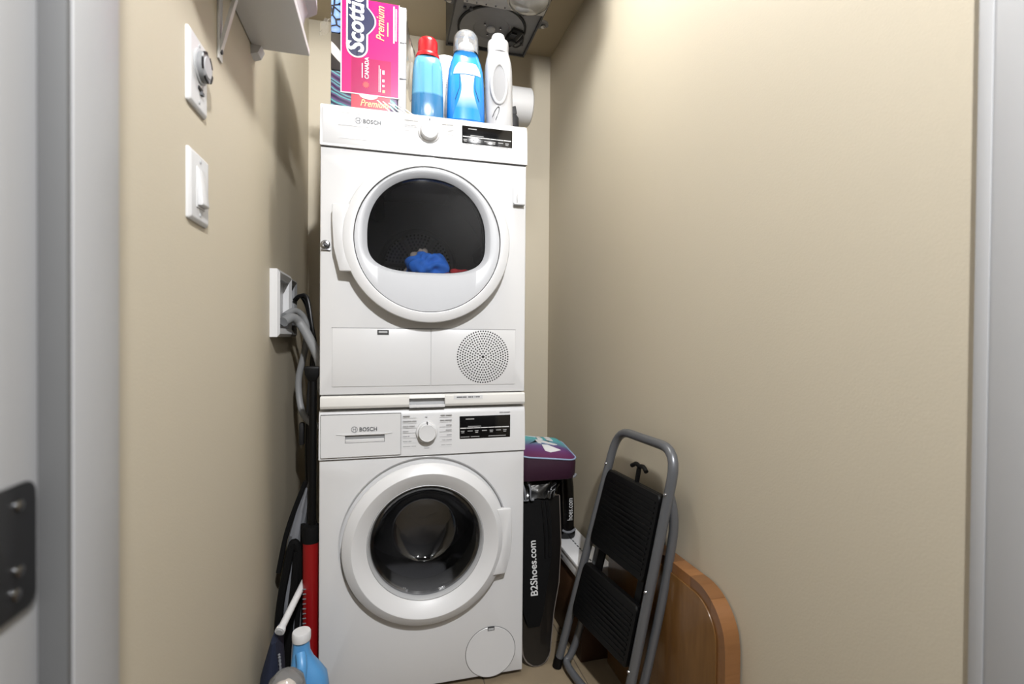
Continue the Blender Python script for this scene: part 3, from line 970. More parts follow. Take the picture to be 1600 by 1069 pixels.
MB().box(0.1790, 0.1820, yl - 0.0008, yl, ZT + 0.222, ZT + 0.262).build('gold_print', 'gold', lb)
rl = MB().box(0.080, 0.188, yl + 0.0004, py0 + 0.0008, ZT + 0.002, ZT + 0.044).build('lower_label', 'redlabel', tp)
text('lettering', 'Premium', 0.027, (0.104, yl - 0.0006, ZT + 0.0125), (1, 0, 0), (0, 0, 1), 'gold', rl, bold=0.0002, shear=0.3, xs=0.80)
ws = MB()
for k in range(5):
    x0 = 0.150 + 0.016 * k
    ws.prism([(x0, ZT + 0.034 - 0.002 * k), (x0 + 0.004, ZT + 0.035 - 0.002 * k), (x0 + 0.040, ZT + 0.006), (x0 + 0.036, ZT + 0.005)], 'y', yl - 0.0002, yl + 0.0008)
ws.build('film_creases', 'white_print', rl)
sc = [(0.128 + 0.026 * math.cos(math.pi * i / 12), ZT + 0.0446 - 0.012 * math.sin(math.pi * i / 12)) for i in range(13)]
MB().prism(sc, 'y', yl - 0.0006, yl + 0.001).build('label_scallop', 'white_print', lb)
# loose film at both sides of the pack
fm = MB()
rnd = random.Random(4)
NX, NZ = 8, 10
L = []
for iz in range(NZ):
    row = []
    for ix in range(NX):
        u, v = ix / (NX - 1), iz / (NZ - 1)
        row.append(Vector((0.236 + 0.040 * u * (0.4 + 0.6 * math.sin(math.pi * v)), 0.06 + 0.10 * u + rnd.uniform(-0.012, 0.012), ZT + 0.10 + 0.20 * v + rnd.uniform(-0.008, 0.008))))
    L.append(row)
fm.loft(L, False, False, closed=False)
fm.build('wrapping_film', 'film', tp, angle=180)
fm = MB()
L = []
for iz in range(6):
    row = []
    for ix in range(6):
        u, v = ix / 5, iz / 5
        row.append(Vector((0.024 - 0.045 * u, 0.10 + 0.05 * u + rnd.uniform(-0.01, 0.01), ZT + 0.268 + 0.05 * v * (1 - 0.4 * u) + rnd.uniform(-0.006, 0.006))))
    L.append(row)
fm.loft(L, False, False, closed=False)
fm.build('wrapping_film', 'film', tp, angle=180)


def sup(cx, cy, a, b, z, e=2.6, n_=40):
    L = []
    for i in range(n_):
        t = 2 * math.pi * i / n_
        c, s = math.cos(t), math.sin(t)
        L.append(Vector((cx + a * math.copysign(abs(c) ** (2 / e), c), cy + b * math.copysign(abs(s) ** (2 / e), s), z)))
    return L


# pale blue detergent bottle with red cap
bx, by = 0.2985, 0.058
b1 = thing('detergent_bottle', (bx, by, ZT), 'pale blue detergent bottle with red screw cap on top of the dryer', 'bottle')
pr_ = [(0.046, 0.0), (0.0485, 0.006), (0.0485, 0.05), (0.047, 0.09), (0.046, 0.125), (0.0445, 0.155), (0.041, 0.180), (0.035, 0.192), (0.028, 0.197)]
MB().loft([sup(bx, by, r, r * 0.72, ZT + hh) for r, hh in pr_]).build('bottle_body', 'detbottle', b1)
for sx in (-1, 1):
    MB().loft([[Vector((bx + sx * (0.012 + 0.014 * t), by - 0.0345 + 0.0045 * t - q, ZT + z)) for t, q in ((0, 0), (0.5, 0.0016 * w), (1, 0))] for z, w in ((0.07, 0), (0.10, 1), (0.14, 1), (0.165, 0))], False, False, closed=False).build('grip_panel', 'detbottle', b1)
MB().lathe([(0.036, 0.190), (0.0365, 0.196), (0.034, 0.204), (0.0305, 0.207)], (bx, by, ZT), 'z', 40, sy=0.9).build('cap_collar', 'red', b1)
cprof = [(0.0300, 0.204), (0.0300, 0.236), (0.0290, 0.243), (0.0255, 0.248), (0.0, 0.2485)]
MB().lathe(cprof, (bx, by, ZT), 'z', 48).build('cap', 'red', b1)

# bright blue softener bottle with clear measuring cap
bx, by = 0.4165, 0.065
b2 = thing('softener_bottle', (bx, by, ZT), 'bright blue fabric softener bottle with clear dome cap on the dryer', 'bottle')
pr_ = [(0.056, 0.0), (0.060, 0.006), (0.060, 0.05), (0.0585, 0.10), (0.0565, 0.14), (0.054, 0.170), (0.048, 0.195), (0.0415, 0.212), (0.038, 0.225), (0.036, 0.228)]
MB().loft([sup(bx, by, r, r * 0.62, ZT + hh, 2.4) for r, hh in pr_]).build('bottle_body', 'softbottle', b2)
# hourglass panel pressed into the front, its white gloss painted on
hg = []
for k in range(13):
    t = k / 12
    z = 0.012 + 0.135 * t
    w = 0.022 + 0.022 * (math.cos(math.pi * min(1, t * 1.25)) * 0.5 + 0.5) - 0.006 * math.sin(math.pi * t)
    aa = 0.0602 - 0.0036 * t
    hg.append([Vector((bx + w * q, by - aa * 0.62 * (1 - abs(w * q / aa) ** 2.4) ** (1 / 2.4) - 0.0012, ZT + z)) for q in [-1 + i / 5 for i in range(11)]])
MB().loft(hg, False, False, closed=False).build('front_panel', 'softgloss', b2)
for sx in (-1, 1):
    MB().tube([(bx + sx * (0.0235 + 0.017 * max(0, (0.5 - t)) * 1.6), by - 0.0362 + 0.0030 * t + 0.006 * max(0, 0.5 - t), ZT + 0.07 + 0.078 * t) for t in [i / 8 for i in range(9)]], 0.0008, 6).build('panel_groove', 'navyink', b2)
def soft_r(z):
    for (r0, h0), (r1, h1) in zip(pr_[:-1], pr_[1:]):
        if h0 <= z <= h1:
            return r0 + (r1 - r0) * (z - h0) / (h1 - h0)
    return pr_[-1][0]


wh = []
for t in (0, 0.25, 0.5, 0.75, 1.0):
    z = 0.150 + 0.036 * t
    aa = soft_r(z)
    w = 0.042 - 0.016 * t * t
    wh.append([Vector((bx + w * q, by - aa * 0.62 * (1 - abs(w * q / aa) ** 2.4) ** (1 / 2.4) - 0.0012, ZT + z)) for q in [-1 + i / 6 for i in range(13)]])
MB().loft(wh, False, False, closed=False).build('shoulder_gloss', 'softgloss', b2)  # painted specular highlight across the shoulders
MB().lathe([(0.0240, 0.226), (0.0240, 0.252), (0.022, 0.256), (0.010, 0.258), (0.0085, 0.276), (0.006, 0.284), (0.0, 0.285)], (bx, by, ZT), 'z', 32).build('pour_spout', 'whitep', b2)
MB().lathe([(0.0395, 0.224), (0.0392, 0.262), (0.0375, 0.276), (0.0320, 0.287), (0.020, 0.2935), (0.0, 0.295)], (bx, by, ZT), 'z', 48).build('clear_cap', 'clearcap', b2)

# white bleach bottle with moulded handle
bx, by = 0.5245, 0.062
b3 = thing('bleach_bottle', (bx, by, ZT), 'plain white plastic bottle with moulded side handle at right on dryer', 'bottle')
pr_ = [(0.039, 0.0), (0.042, 0.006), (0.042, 0.05), (0.0425, 0.10), (0.043, 0.15), (0.0425, 0.185), (0.041, 0.205), (0.037, 0.225), (0.0335, 0.236), (0.033, 0.242)]
MB().loft([sup(bx - 0.006 + 0.006 * (1 - hh / 0.242), by, r, r * 0.9, ZT + hh, 2.5) for r, hh in pr_]).build('bottle_body', 'bleachp', b3)
el = [(0.024 * math.cos(2 * math.pi * i / 36), 0.060 * math.sin(2 * math.pi * i / 36)) for i in range(36)]
hd = MB()
hd.tube([(bx - 0.010 + a, by - 0.0395 + 0.10 * abs(a), ZT + 0.130 + b) for a, b in el], 0.0050, 10, closed=True)
hd.build('handle_rim', 'bleachp', b3)
MB().lathe([(1.0, 0.0), (0.85, 0.0035), (0.5, 0.006), (0.0001, 0.0075)], (0, 0, 0), 'y', 36)
MB().loft([[(bx - 0.010 + a * k, by - 0.0395 + dy, ZT + 0.130 + b * k) for a, b in el] for k, dy in ((1.0, -0.001), (0.8, -0.0005), (0.45, 0.0))], False, True).build('handle_hollow_shade', 'hollow_shade', b3)  # shade inside the handle hollow painted as a darker grey
MB().tube(spline([(bx - 0.030, by - 0.0362, ZT + 0.028), (bx - 0.022, by - 0.0392, ZT + 0.048), (bx - 0.012, by - 0.0398, ZT + 0.060), (bx - 0.010, by - 0.0398, ZT + 0.048), (bx - 0.020, by - 0.0392, ZT + 0.020)], 6), 0.0014, 6).build('embossed_mark', 'printd', b3)
MB().lathe([(0.0330, 0.238), (0.0335, 0.266), (0.0325, 0.276), (0.0235, 0.279), (0.0215, 0.281), (0.0210, 0.294), (0.0185, 0.299), (0.0, 0.300)], (bx - 0.006, by, ZT), 'z', 40).build('cap', 'bleachp', b3)

# white printed canister behind the bottles
rl_ = thing('paper_canister', (0.365, 0.17, ZT), 'white printed canister half hidden between the two blue bottles', 'canister')
MB().lathe([(0.040, 0.0), (0.042, 0.002), (0.042, 0.250), (0.040, 0.256), (0.0, 0.257)], (0.365, 0.17, ZT), 'z', 40, cap0=True).build('canister_body', 'paper', rl_)
pr = MB()
for k in range(7):
    z = ZT + 0.150 + 0.008 * k
    for q in range(6):
        a0 = math.radians(-110 + 8 * q)
        a1 = math.radians(-110 + 8 * q + 6)
        pr.add([(0.365 + 0.0425 * math.cos(a0), 0.17 + 0.0425 * math.sin(a0), z), (0.365 + 0.0425 * math.cos(a1), 0.17 + 0.0425 * math.sin(a1), z),
                (0.365 + 0.0425 * math.cos(a1), 0.17 + 0.0425 * math.sin(a1), z + 0.0025), (0.365 + 0.0425 * math.cos(a0), 0.17 + 0.0425 * math.sin(a0), z + 0.0025)], [(0, 1, 2, 3)])
pr.build('print_lines', 'print', rl_)

# white vent duct behind the dryer
du = thing('vent_duct', (0.66, 0.55, 1.79), 'white round duct collar on the back wall behind the white bottle', 'duct')
MB().lathe([(0.060, 0.56), (0.074, 0.562), (0.074, 0.742), (0.0735, 0.747), (0.068, 0.752), (0.030, 0.757), (0.0001, 0.758)], (0, 0.50, 2.010), 'x', 48).build('duct_sleeve', 'whitep', du)
MB().lathe([(0.076, 0.60), (0.078, 0.603), (0.078, 0.612), (0.076, 0.615)], (0, 0.50, 2.010), 'x', 48).build('duct_band', 'whitep', du)
MB().box(0.60, 0.64, 0.56, 0.75, 1.97, 2.05).build('wall_stub', 'whitep', du, bevel=0.01)
ck = MB().lathe([(0.030, 0.0), (0.034, 0.01), (0.034, 0.05), (0.028, 0.06)], (0.645, 0.405, 1.862), 'z', 24, cap0=True, cap1=True).build('duct_clamp', 'galvd', du)
MB().obox((0.655, 0.415, 1.945), (0.016, 0, 0.006), (0, 0.012, 0), (-0.003, 0, 0.016)).build('clamp_screw_block', 'galvd', du, bevel=0.004)
tag(du, 'white round duct end behind the white bottle by the back wall', 'duct')

# ------------------------------------------------------------------ ceiling fan box
fx0, fx1, fy0, fy1, fz0 = 0.400, 0.718, 0.0, 0.474, 2.200
fb = thing('extractor_fan', (0.56, 0.24, ZC), 'grey metal extractor fan housing with cover removed, on the ceiling', 'extractor fan')
hb = MB()
t = 0.006
hb.box(fx0, fx0 + t, fy0, fy1, fz0, ZC - 0.001).box(fx1 - t, fx1, fy0, fy1, fz0, ZC - 0.001).box(fx0, fx1, fy0, fy0 + t, fz0, ZC - 0.001).box(fx0, fx1, fy1 - t, fy1, fz0, ZC - 0.001)
hb.box(fx0, fx1, fy0, fy1, ZC - 0.006, ZC - 0.001)
hb.build('housing', 'galvd', fb)
MB().box(fx0 + t, fx1 - t, 0.2, fy1 - t, fz0 + 0.008, fz0 + 0.012).build('scroll_plate', 'galv', fb)
MB().lathe([(0.128, fz0 + 0.008), (0.128, fz0 + 0.003), (0.122, fz0 + 0.003), (0.122, fz0 + 0.008)], (0.555, 0.335, 0), 'z', 64).build('scroll_ring', 'blackmatte', fb)
mp = MB().lathe([(0.120, fz0 + 0.0078), (0.119, fz0 + 0.004), (0.070, fz0 + 0.003), (0.066, fz0 + 0.007), (0.0001, fz0 + 0.007)], (0.555, 0.335, 0), 'z', 64).build('motor_plate', 'galv', fb)
MB().lathe([(0.016, fz0 + 0.007), (0.016, fz0 + 0.001), (0.012, fz0 - 0.002), (0.0001, fz0 - 0.002)], (0.552, 0.338, 0), 'z', 32).build('hub', 'galvl', mp)
for k in range(3):
    a = math.radians(100 + 120 * k)
    MB().lathe([(0.004, fz0 + 0.006), (0.004, fz0 + 0.001), (0.0001, fz0)], (0.552 + 0.036 * math.cos(a), 0.338 + 0.036 * math.sin(a), 0), 'z', 12).build('screw', 'chrome', mp)
jb = MB().obox((0.640, 0.352, fz0 + 0.001), (0.020, 0.006, 0), (-0.010, 0.045, 0), (0, 0, 0.008)).build('wiring_block', 'black', fb, bevel=0.002)
MB().obox((0.634, 0.330, fz0 - 0.010), (0.011, 0.002, 0), (-0.003, 0.014, 0), (0, 0, 0.004)).build('socket', 'blackgloss', jb)
MB().obox((0.640, 0.378, fz0 - 0.009), (0.012, 0.003, 0), (-0.004, 0.010, 0), (0, 0, 0.003)).build('socket', 'galvd', jb)
MB().tube(spline([(0.645, 0.40, fz0), (0.665, 0.41, fz0 - 0.004), (0.685, 0.39, fz0), (0.682, 0.35, fz0 + 0.002), (0.672, 0.32, fz0)], 6), 0.003, 8).build('wire', 'hoseblack', fb)
for sx_, sy_ in ((0.66, 0.315), (0.688, 0.40), (0.44, 0.245), (0.462, 0.245)):
    MB().lathe([(0.006, fz0 + 0.010), (0.006, fz0 + 0.002), (0.0001, fz0)], (sx_, sy_, 0), 'z', 12).build('screw', 'galvd', fb)
lpz = MB().box(fx0 + 0.03, fx1 - 0.004, fy0 + 0.004, 0.207, fz0 - 0.004, fz0 + 0.004).build('lamp_plate', 'galvl', fb, bevel=0.001)
MB().lathe([(0.074, fz0 - 0.004), (0.074, fz0 - 0.010), (0.068, fz0 - 0.012), (0.066, fz0 - 0.006)], (0.640, 0.135, 0), 'z', 48).build('lens_rim', 'chrome', lpz)
MB().lathe([(0.068, fz0 - 0.010), (0.060, fz0 - 0.022), (0.040, fz0 - 0.032), (0.0001, fz0 - 0.036)], (0.640, 0.135, 0), 'z', 48).build('lens', 'glassclear', lpz)
for k in range(5):
    MB().lathe([(0.003, fz0 - 0.003), (0.003, fz0 - 0.006), (0.0001, fz0 - 0.0065)], (0.44 + 0.033 * k, 0.198, 0), 'z', 10).build('rivet', 'galv', lpz)
for ex, ey, s_ in ((fx1, 0.275, 1), (fx0, 0.225, -1)):
    er = MB().prism([(ex + s_ * (-0.002 + 0.040 * math.sin(math.pi * q / 10)), ey + 0.022 * math.cos(math.pi * q / 10)) for q in range(11)], 'z', fz0 + 0.01, fz0 + 0.018).build('mounting_ear', 'galv', fb)
    MB().lathe([(0.009, fz0 + 0.010), (0.009, fz0 + 0.004), (0.0001, fz0 + 0.003)], (ex + s_ * 0.018, ey, 0), 'z', 16).build('bolt', 'chrome', er)

# ------------------------------------------------------------------ left wall: shelf, switches, outlet box
sh = thing('wall_shelf', (XL, -0.4, 1.765), 'white melamine shelf on a bracket high on the left wall', 'shelf')
MB().box(XL + 0.002, -0.0105, -0.80, -0.118, 1.765, 1.782).build('shelf_board', 'shelfw', sh, bevel=0.001)
MB().prism([(XL, 1.765), (XL, 1.742), (XL + 0.016, 1.748), (XL + 0.024, 1.765)], 'y', -0.135, -0.100).build('wall_clip', 'whitep', sh)
br = MB().box(XL, XL + 0.004, -0.375, -0.353, 1.600, 1.765).build('bracket', 'bracketw', sh, bevel=0.001)
MB().obox((-0.1215, -0.364, 1.690), (0.0185, 0, 0.0745), (0, 0.006, 0), (0.0030, 0, -0.0008)).build('brace', 'bracketw', br)
MB().box(XL + 0.004, -0.020, -0.375, -0.353, 1.7595, 1.765).build('bracket_arm', 'bracketw', br)
MB().lathe([(0.005, 0.004), (0.0045, 0.007), (0.0001, 0.0075)], (XL, -0.364, 1.617), 'x', 14).build('screw', 'galvd', br)

bgw = thing('plastic_bag', (-0.06, -0.2, 1.782), 'clear plastic bag of white goods overhanging the wall shelf edge', 'bag')
L = []
rnd = random.Random(2)
for hh, a, b, ox in ((0.0, 0.040, 0.075, -0.062), (0.05, 0.046, 0.085, -0.060), (0.066, 0.050, 0.090, -0.058), (0.076, 0.068, 0.095, -0.052), (0.13, 0.068, 0.095, -0.052), (0.19, 0.062, 0.09, -0.052), (0.21, 0.04, 0.06, -0.052)):
    L.append([p + Vector((rnd.uniform(-0.002, 0.002), rnd.uniform(-0.002, 0.002), 0)) for p in sup(ox, -0.215, a, b, 1.783 + hh, 4.0, 28)])
MB().loft(L).build('bag_body', 'bagwhite', bgw)
tpb = MB()
for k in range(6):
    tpb.box(-0.010 - 0.003 * (k % 2), -0.0005 - 0.004 * (k % 2), -0.3128, -0.3098, 1.866 + 0.013 * k, 1.874 + 0.013 * k)
tpb.build('bag_print', 'black', bgw)


def plate(name, y0, y1, z0, z1, label, cat):
    t = thing(name, (XL, (y0 + y1) / 2, z0), label, cat)
    mb = MB()
    loops = []
    for ins, x in ((0.0, XL), (0.0, XL + 0.003), (0.004, XL + 0.0065), (0.008, XL + 0.007)):
        loops.append([(x, p[0], p[1]) for p in roundrect(y0 + ins, y1 - ins, z0 + ins, z1 - ins, max(0.001, 0.004 - ins * 0.3), 3)])
    mb.loft(loops)
    mb.build('cover_plate', 'whitep', t)
    yc = (y0 + y1) / 2
    for zz_ in (z0 + 0.014, z1 - 0.014):
        MB().lathe([(0.003, 0.0065), (0.0028, 0.0082), (0.0001, 0.0084)], (XL, yc, zz_), 'x', 14).build('screw', 'lgrey', t)
    return t, yc


tm, yc = plate('timer_switch', -0.528, -0.444, 1.447, 1.572, 'white wall plate with round grey timer dial below the shelf', 'timer switch')
kz = 1.524
dl = MB().lathe([(0.029, 0.006), (0.0295, 0.009), (0.028, 0.010)], (XL, yc + 0.003, kz), 'x', 40, cap1=True).build('dial_base', 'lgrey', tm)
MB().lathe([(0.0255, 0.009), (0.0255, 0.0175), (0.024, 0.019), (0.0001, 0.019)], (XL, yc + 0.003, kz), 'x', 40).build('dial', 'greyp', tm)
ring = MB()
for k in range(5):
    a0 = math.radians(20 + 72 * k)
    pts = [(a0 + math.radians(44) * q / 6) for q in range(7)]
    ring.prism([(yc + 0.003 + 0.0258 * math.cos(a), kz + 0.0258 * math.sin(a)) for a in pts] + [(yc + 0.003 + 0.0212 * math.cos(a), kz + 0.0212 * math.sin(a)) for a in reversed(pts)], 'x', XL + 0.0175, XL + 0.0197)
ring.build('dial_teeth', 'black', tm)
MB().lathe([(0.018, 0.019), (0.017, 0.0203), (0.0001, 0.0203)], (XL, yc + 0.003, kz), 'x', 32).build('dial_face', 'lgrey', tm)
MB().box(XL + 0.006, XL + 0.009, yc - 0.006, yc + 0.012, 1.482, 1.488).build('slide_mark', 'black', tm)
MB().box(XL + 0.006, XL + 0.011, yc + 0.002, yc + 0.012, 1.476, 1.482).build('slide_tab', 'printd', tm)

sw, yc = plate('light_switch', -0.525, -0.436, 1.252, 1.373, 'white rocker light switch on the left wall under the timer plate', 'light switch')
MB().box(XL + 0.0065, XL + 0.0085, yc - 0.0185, yc + 0.0185, 1.277, 1.347).build('switch_frame', 'whitep', sw, bevel=0.0008)
MB().prism([(XL + 0.008, 1.343), (XL + 0.0095, 1.343), (XL + 0.0165, 1.284), (XL + 0.0150, 1.281), (XL + 0.008, 1.281)], 'y', yc - 0.0155, yc + 0.0155).build('rocker', 'whitep', sw, bevel=0.0008)

ob = thing('outlet_box', (XL, 0.24, 1.055), 'white recessed washing machine outlet box with hoses on left wall', 'outlet box')
oy0, oy1, oz0, oz1 = 0.068, 0.400, 1.052, 1.248
f = MB()


def frame(mb, y0, y1, z0, z1, w, xo, xi):
    o_ = [(y0, z0), (y1, z0), (y1, z1), (y0, z1)]
    i_ = [(y0 + w, z0 + w), (y1 - w, z0 + w), (y1 - w, z1 - w), (y0 + w, z1 - w)]
    mb.loft([[(XL, p[0], p[1]) for p in o_], [(XL + xo, p[0], p[1]) for p in o_], [(XL + xo + 0.006, p[0] + (q[0] - p[0]) * 0.35, p[1] + (q[1] - p[1]) * 0.35) for p, q in zip(o_, i_)], [(XL + xo, q[0], q[1]) for q in i_], [(XL + xi, q[0], q[1]) for q in i_]], False, True)


frame(f, oy0, 0.262, oz0, oz1, 0.026, 0.020, 0.003)
f.build('box_frame', 'whitep', ob, smooth=False)
f = MB()
frame(f, 0.264, oy1, oz0, oz1, 0.022, 0.012, 0.003)
f.build('box_frame', 'greyp', ob, smooth=False)
MB().tube([(XL + 0.004, 0.30, 1.10), (XL + 0.03, 0.30, 1.10)], 0.012, 14).build('valve', 'galv', ob)
MB().tube([(XL + 0.004, 0.35, 1.10), (XL + 0.03, 0.35, 1.10)], 0.012, 14).build('valve', 'galv', ob)

hs = MB().tube(spline([(-0.1245, 0.17, 1.098), (-0.106, 0.20, 1.112), (-0.084, 0.22, 1.094), (-0.052, 0.20, 1.040), (-0.020, 0.17, 0.975), (-0.018, 0.20, 0.90), (-0.02, 0.36, 0.80), (-0.03, 0.60, 0.55), (-0.04, 0.64, 0.10), (-0.04, 0.64, 0.02)], 10), 0.0150, 16)
tag(hs.build('drain_hose', 'hosegrey'), 'thick grey drain hose curving from the outlet box behind the dryer', 'hose')
hs = MB().tube(spline([(-0.1285, 0.205, 1.118), (-0.108, 0.25, 1.136), (-0.085, 0.275, 1.118), (-0.075, 0.285, 1.07), (-0.085, 0.30, 1.00), (-0.104, 0.315, 0.92), (-0.104, 0.315, 0.86), (-0.092, 0.30, 0.805), (-0.066, 0.28, 0.770), (-0.03, 0.27, 0.755), (-0.012, 0.30, 0.77)], 10), 0.0105, 14)
tag(hs.build('drain_hose', 'hosegrey'), 'thinner grey hose looping down low beside the dryer', 'hose')
for k in range(3):
    o_ = 0.015 * k
    hs = MB().tube(spline([(-0.128, 0.395 - o_, 1.180), (-0.108, 0.37 - o_, 1.192), (-0.085 + o_ * 0.2, 0.345 - o_, 1.155 + o_), (-0.070 + o_ * 0.3, 0.33 - o_, 1.09), (-0.062 + o_ * 0.4, 0.33 - o_, 1.02), (-0.070 + o_ * 0.5, 0.33 - o_, 0.93), (-0.080 + o_ * 0.6, 0.34 - o_, 0.80), (-0.085 + o_ * 0.6, 0.36 - o_, 0.60), (-0.08 + o_ * 0.6, 0.42 - o_, 0.40), (-0.05, 0.50 - o_, 0.30)], 8), 0.0055, 10)
    tag(hs.build('supply_hose', 'steelbraid' if k == 1 else 'hoseblack'), ('leftmost of the three dark hoses hanging from the outlet box', 'braided steel middle hose hanging from the outlet box', 'rightmost of the three dark hoses hanging from the outlet box')[k], 'hose', 'supply hoses')
pg = MB().box(-0.100, -0.084, 0.290, 0.310, 0.690, 0.765)
tag(pg.build('cable_plug', 'hoseblack', bevel=0.004), 'small dark grey plug hanging on the hoses beside washer', 'plug')

# ------------------------------------------------------------------ floor at the left of the washer
pu = thing('floor_pump', (-0.026, 0.05, 0.0), 'red-barrelled floor pump with black top, shaft and grip beside washer', 'pump')
MB().lathe([(0.0225, 0.02), (0.0225, 0.468), (0.020, 0.47)], (-0.0262, 0.05, 0), 'z', 28, cap0=True).build('barrel', 'redtube', pu)
MB().lathe([(0.024, 0.462), (0.0245, 0.500), (0.022, 0.508), (0.008, 0.512)], (-0.0262, 0.05, 0), 'z', 28, cap0=True, cap1=True).build('barrel_cap', 'blackcloth', pu)
MB().tube([(-0.0235, 0.05, 0.505), (-0.0225, 0.05, 0.945)], 0.0105, 14).build('shaft', 'black', pu)
MB().loft([[Vector((-0.0245 + a, 0.05 + b, z)) for a, b in ((w, -0.012), (w, 0.012), (-w, 0.012), (-w, -0.012))] for z, w in ((0.925, 0.010), (0.945, 0.019), (0.962, 0.0215), (0.968, 0.019))]).build('grip', 'black', pu, bevel=0.004)
MB().box(-0.052, -0.003, 0.015, 0.105, 0.0, 0.022).build('foot_plate', 'black', pu, bevel=0.004)
gm = MB()
for k in range(8):
    z = 0.235 + 0.014 * k
    gm.box(-0.0455, -0.0365, 0.0340 - 0.0045, 0.0345 - 0.003, z, z + 0.0025)
gm.build('scale_marks', 'stroller', pu)

st = thing('folded_bag', (-0.085, 0.14, 0.0), 'folded black and grey fabric bag with straps against the left wall', 'bag')
L = []
rnd = random.Random(21)
for z, xl, xr in ((0.0, -0.136, -0.055), (0.10, -0.136, -0.056), (0.20, -0.130, -0.056), (0.30, -0.122, -0.056), (0.38, -0.110, -0.056), (0.46, -0.098, -0.054), (0.53, -0.078, -0.046), (0.60, -0.056, -0.040)):
    L.append([p + Vector((rnd.uniform(-0.003, 0.003), rnd.uniform(-0.004, 0.004), 0)) for p in sup((xl + xr) / 2, 0.14, (xr - xl) / 2, 0.055 - 0.03 * z, z, 2.6, 24)])
MB().loft(L).build('bag_body', 'stroller', st)
for i, path in enumerate(([(-0.118, 0.078, 0.10), (-0.116, 0.082, 0.25), (-0.100, 0.086, 0.36), (-0.082, 0.09, 0.445), (-0.066, 0.09, 0.42), (-0.058, 0.088, 0.34)],
                          [(-0.098, 0.08, 0.05), (-0.090, 0.082, 0.20), (-0.076, 0.084, 0.33), (-0.070, 0.088, 0.42)],
                          [(-0.075, 0.082, 0.05), (-0.068, 0.082, 0.22), (-0.056, 0.084, 0.36), (-0.054, 0.09, 0.50)],
                          [(-0.122, 0.095, 0.36), (-0.104, 0.10, 0.46), (-0.080, 0.105, 0.54), (-0.050, 0.11, 0.62)])):
    MB().tube(spline(path, 8), [0.011 if i < 2 else 0.007] * (8 * (len(path) - 1) + 1), 8).build('strap', 'blackcloth', st)

br_ = thing('white_pole', (-0.075, 0.0, 0.24), 'white round pole with capped end slanting above the blue jug', 'pole')
d_ = Vector((-0.047, 0.072, 0.338)) - Vector((-0.083, -0.085, 0.287))
e0 = Vector((-0.083, -0.085, 0.287))
MB().tube([e0 + d_ * t_ for t_ in (0.0, 0.04, 0.10, 0.5, 1.0)], [0.0125, 0.0128, 0.0095, 0.0092, 0.0092], 18).build('pole_tube', 'whitep', br_)
MB().tube([e0 - d_ * 0.012, e0 + d_ * 0.002], [0.0085, 0.0088], 18).build('end_cap', 'lgrey', br_)

nb = thing('navy_bag', (-0.11, -0.05, 0.0), 'dark navy fabric bundle on the floor against the left wall', 'bag')
L = []
for z, xl, xr in ((0.0, -0.138, -0.080), (0.08, -0.139, -0.080), (0.16, -0.134, -0.080), (0.22, -0.120, -0.084), (0.262, -0.106, -0.090)):
    L.append([p + Vector((rnd.uniform(-0.001, 0.002), rnd.uniform(-0.004, 0.004), 0)) for p in sup((xl + xr) / 2, -0.045, (xr - xl) / 2, 0.05, z, 2.6, 24)])
MB().loft(L).build('bag_body', 'navy', nb)
MB().tube(spline([(-0.080, -0.092, 0.02), (-0.079, -0.094, 0.10), (-0.078, -0.092, 0.17), (-0.084, -0.085, 0.23)], 14), [0.0022 + 0.0014 * (k % 2) for k in range(43)], 8).build('zip_trim', 'stroller', nb)

# blue jug
jx, jy = -0.004, -0.145
jg = thing('detergent_jug', (jx, jy, 0.0), 'blue plastic jug with white cap and moulded handle by the washer', 'jug')
JP = [(0.0, 0.046, 0.0), (0.01, 0.050, 0.0), (0.12, 0.050, 0.0), (0.17, 0.049, 0.0), (0.20, 0.045, -0.001), (0.225, 0.035, -0.007), (0.245, 0.026, -0.013), (0.265, 0.0205, -0.0165), (0.285, 0.0190, -0.0165), (0.298, 0.0185, -0.0165)]
MB().loft([sup(jx + ox, jy, a, min(a * 0.8, 0.036), z, 2.6, 32) for z, a, ox in JP]).build('jug_body', 'bluejug', jg)
MB().tube(spline([(jx - 0.016, jy - 0.014, 0.268), (jx - 0.010, jy - 0.034, 0.245), (jx - 0.012, jy - 0.046, 0.200), (jx - 0.014, jy - 0.042, 0.160), (jx - 0.014, jy - 0.034, 0.135)], 8), 0.0125, 14).build('handle', 'bluejug', jg)
MB().lathe([(0.0215, 0.294), (0.0220, 0.299), (0.0220, 0.313), (0.0205, 0.316), (0.0, 0.3165)], (jx - 0.0165, jy, 0), 'z', 36, cap0=True).build('cap', 'whitep', jg)

# clear tub in front of the jug
cx_, cy_ = -0.034, -0.258
ct = thing('clear_tub', (cx_, cy_, 0.0), 'clear plastic tub holding cream lumps, in front of the blue jug', 'tub')
MB().lathe([(0.044, 0.002), (0.047, 0.02), (0.046, 0.20), (0.043, 0.245), (0.036, 0.275), (0.024, 0.287), (0.0001, 0.290)], (cx_, cy_, 0), 'z', 40, cap0=True).build('tub_body', 'tubclear', ct)
rnd = random.Random(3)
for q in range(8):
    bm_ = MB()
    c0 = (cx_ + rnd.uniform(-0.016, 0.016), cy_ + rnd.uniform(-0.016, 0.016), 0.03 + 0.0315 * q)
    L = []
    for k in range(7):
        a = math.pi * (k + 0.5) / 7
        L.append([p + Vector((rnd.uniform(-0.002, 0.002), rnd.uniform(-0.002, 0.002), rnd.uniform(-0.002, 0.002))) for p in sup(c0[0], c0[1], 0.026 * math.sin(a), 0.026 * math.sin(a), c0[2] - 0.019 * math.cos(a), 2.2, 14)])
    bm_.loft(L)
    bm_.build('contents_lump', 'cream', ct, angle=180)

